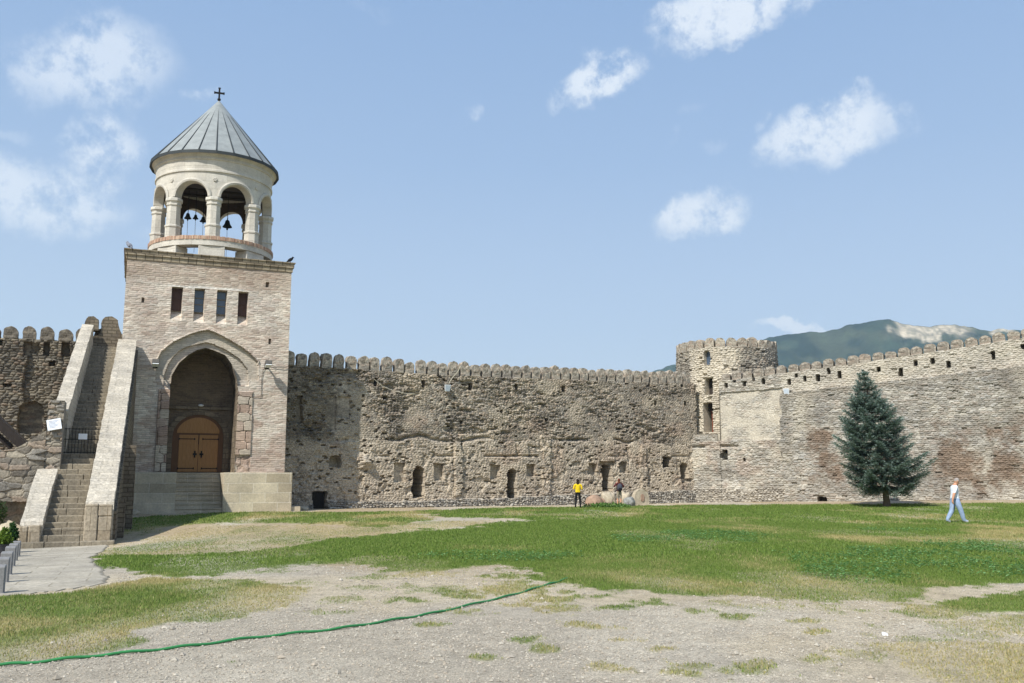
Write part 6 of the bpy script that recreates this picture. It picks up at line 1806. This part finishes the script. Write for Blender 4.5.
world = bpy.data.worlds.new('World'); scene.world = world; world.use_nodes = True
nt = world.node_tree; nt.nodes.clear()
out = nd(nt, 'ShaderNodeOutputWorld'); bg = nd(nt, 'ShaderNodeBackground'); nt.links.new(bg.outputs[0], out.inputs[0])
sky = nd(nt, 'ShaderNodeTexSky'); sky.sky_type = 'NISHITA'; sky.sun_disc = False
sky.sun_elevation = SUN_EL; sky.sun_rotation = math.atan2(-s_h.x, -s_h.y); sky.altitude = 500; sky.air_density = 1.0; sky.dust_density = 1.6; sky.ozone_density = 1.0
bg.inputs['Strength'].default_value = .133
tc = nd(nt, 'ShaderNodeTexCoord'); D = tc.outputs['Generated']
# clouds: real directions in the sky, ragged by noise on the direction
def vmath(op, a, b=None):
    n = nd(nt, 'ShaderNodeVectorMath', operation=op)
    for s, v in ((n.inputs[0], a), (n.inputs[1], b)):
        if v is None: continue
        if isinstance(v, bpy.types.NodeSocket): nt.links.new(v, s)
        else: s.default_value = v
    return n
def fm(op, a, b=None, c=None, clamp=False):
    n = nd(nt, 'ShaderNodeMath', operation=op); n.use_clamp = clamp
    for s, v in zip(n.inputs, (a, b, c)):
        if v is None: continue
        if isinstance(v, bpy.types.NodeSocket): nt.links.new(v, s)
        else: s.default_value = v
    return n.outputs[0]
wn = nd(nt, 'ShaderNodeTexNoise'); wn.inputs['Scale'].default_value = 14; wn.inputs['Detail'].default_value = 8; wn.inputs['Roughness'].default_value = .6; nt.links.new(D, wn.inputs['Vector'])
wv = vmath('SUBTRACT', wn.outputs['Color'], (.5, .5, .5)).outputs[0]
wv = vmath('MULTIPLY', wv, (.085, .085, .085)).outputs[0]
DW = vmath('ADD', D, wv).outputs[0]
CL = [(90, 62, 78, 46, -12, .66), (35, 195, 86, 36, 0, .72), (112, 152, 34, 42, 15, .72), (20, 130, 22, 10, 0, .3), (735, 8, 85, 26, -14, 1.0), (590, 82, 46, 20, -28, .95), (485, 108, 12, 12, -30, .4), (828, 136, 68, 32, -4, .95), (848, 106, 34, 16, 0, .75), (702, 214, 46, 22, -12, .9), (762, 113, 12, 9, -20, .35), (672, 140, 7, 10, 0, .3), (716, 148, 14, 7, -20, .25), (205, 92, 24, 9, -12, .45), (792, 328, 40, 7, -3, .9), (360, 8, 30, 10, 0, .2), (690, 108, 12, 6, 0, .2), (165, 230, 30, 12, 0, .25)]
field = None
for (x, y, rx, ry, ang, dens) in CL:
    c = ray(x, y).normalized(); right = c.cross(Vector((0, 0, 1))).normalized(); up = right.cross(c).normalized()
    a = R(-ang); ax = right * math.cos(a) + up * math.sin(a); bx = -right * math.sin(a) + up * math.cos(a)
    k = F / math.cos(math.atan(math.hypot(x - 512, y - 341) / F))
    rx_, ry_ = rx * 1.15 / k, ry * 1.15 / k
    v = vmath('SUBTRACT', DW, tuple(c)).outputs[0]
    p = vmath('DOT_PRODUCT', v, tuple(ax / rx_)).outputs['Value']; q = vmath('DOT_PRODUCT', v, tuple(bx / ry_)).outputs['Value']
    r2 = fm('ADD', fm('MULTIPLY', p, p), fm('MULTIPLY', q, q))
    g = fm('MULTIPLY', fm('SUBTRACT', 1.15, r2, clamp=True), dens)
    field = g if field is None else fm('MAXIMUM', field, g)
n2 = nd(nt, 'ShaderNodeTexNoise'); n2.inputs['Scale'].default_value = 26; n2.inputs['Detail'].default_value = 9; n2.inputs['Roughness'].default_value = .68; nt.links.new(D, n2.inputs['Vector'])
cl = fm('MULTIPLY', field, fm('MULTIPLY_ADD', n2.outputs[0], 4.6, -1.5, True))
cr = nd(nt, 'ShaderNodeMapRange'); cr.interpolation_type = 'SMOOTHSTEP'; nt.links.new(cl, cr.inputs[0]); cr.inputs[1].default_value = .02; cr.inputs[2].default_value = .95; cr.inputs[3].default_value = 0; cr.inputs[4].default_value = .88
sz = nd(nt, 'ShaderNodeSeparateXYZ'); nt.links.new(D, sz.inputs[0])
grad = ramp(nt, sz.outputs[2], [(0.0, (4.6, 5.0, 5.6, 1)), (.14, (3.75, 4.5, 5.5, 1)), (.33, (2.5, 3.5, 5.1, 1)), (.6, (1.6, 2.7, 4.7, 1)), (1.0, (1.2, 2.2, 4.3, 1))])
lift = mixc(nt, sky.outputs[0], grad, .78)
cm_ = mixc(nt, lift, (5.6, 6.0, 6.5, 1), cr.outputs[0])
nt.links.new(cm_, bg.inputs[0])

# ------------------------------------------------------------------ view
vs_ = scene.view_settings
scene.display_settings.display_device = 'sRGB'
vs_.view_transform = 'Standard'; vs_.look = 'None'; vs_.exposure = 0.25; vs_.gamma = 1; vs_.use_curve_mapping = False
scene.render.engine = 'CYCLES'
cy = scene.cycles
cy.max_bounces = 5; cy.diffuse_bounces = 2; cy.glossy_bounces = 2; cy.transmission_bounces = 2; cy.volume_bounces = 1; cy.transparent_max_bounces = 4
cy.use_denoising = True
scene.render.resolution_x = 1024; scene.render.resolution_y = 683
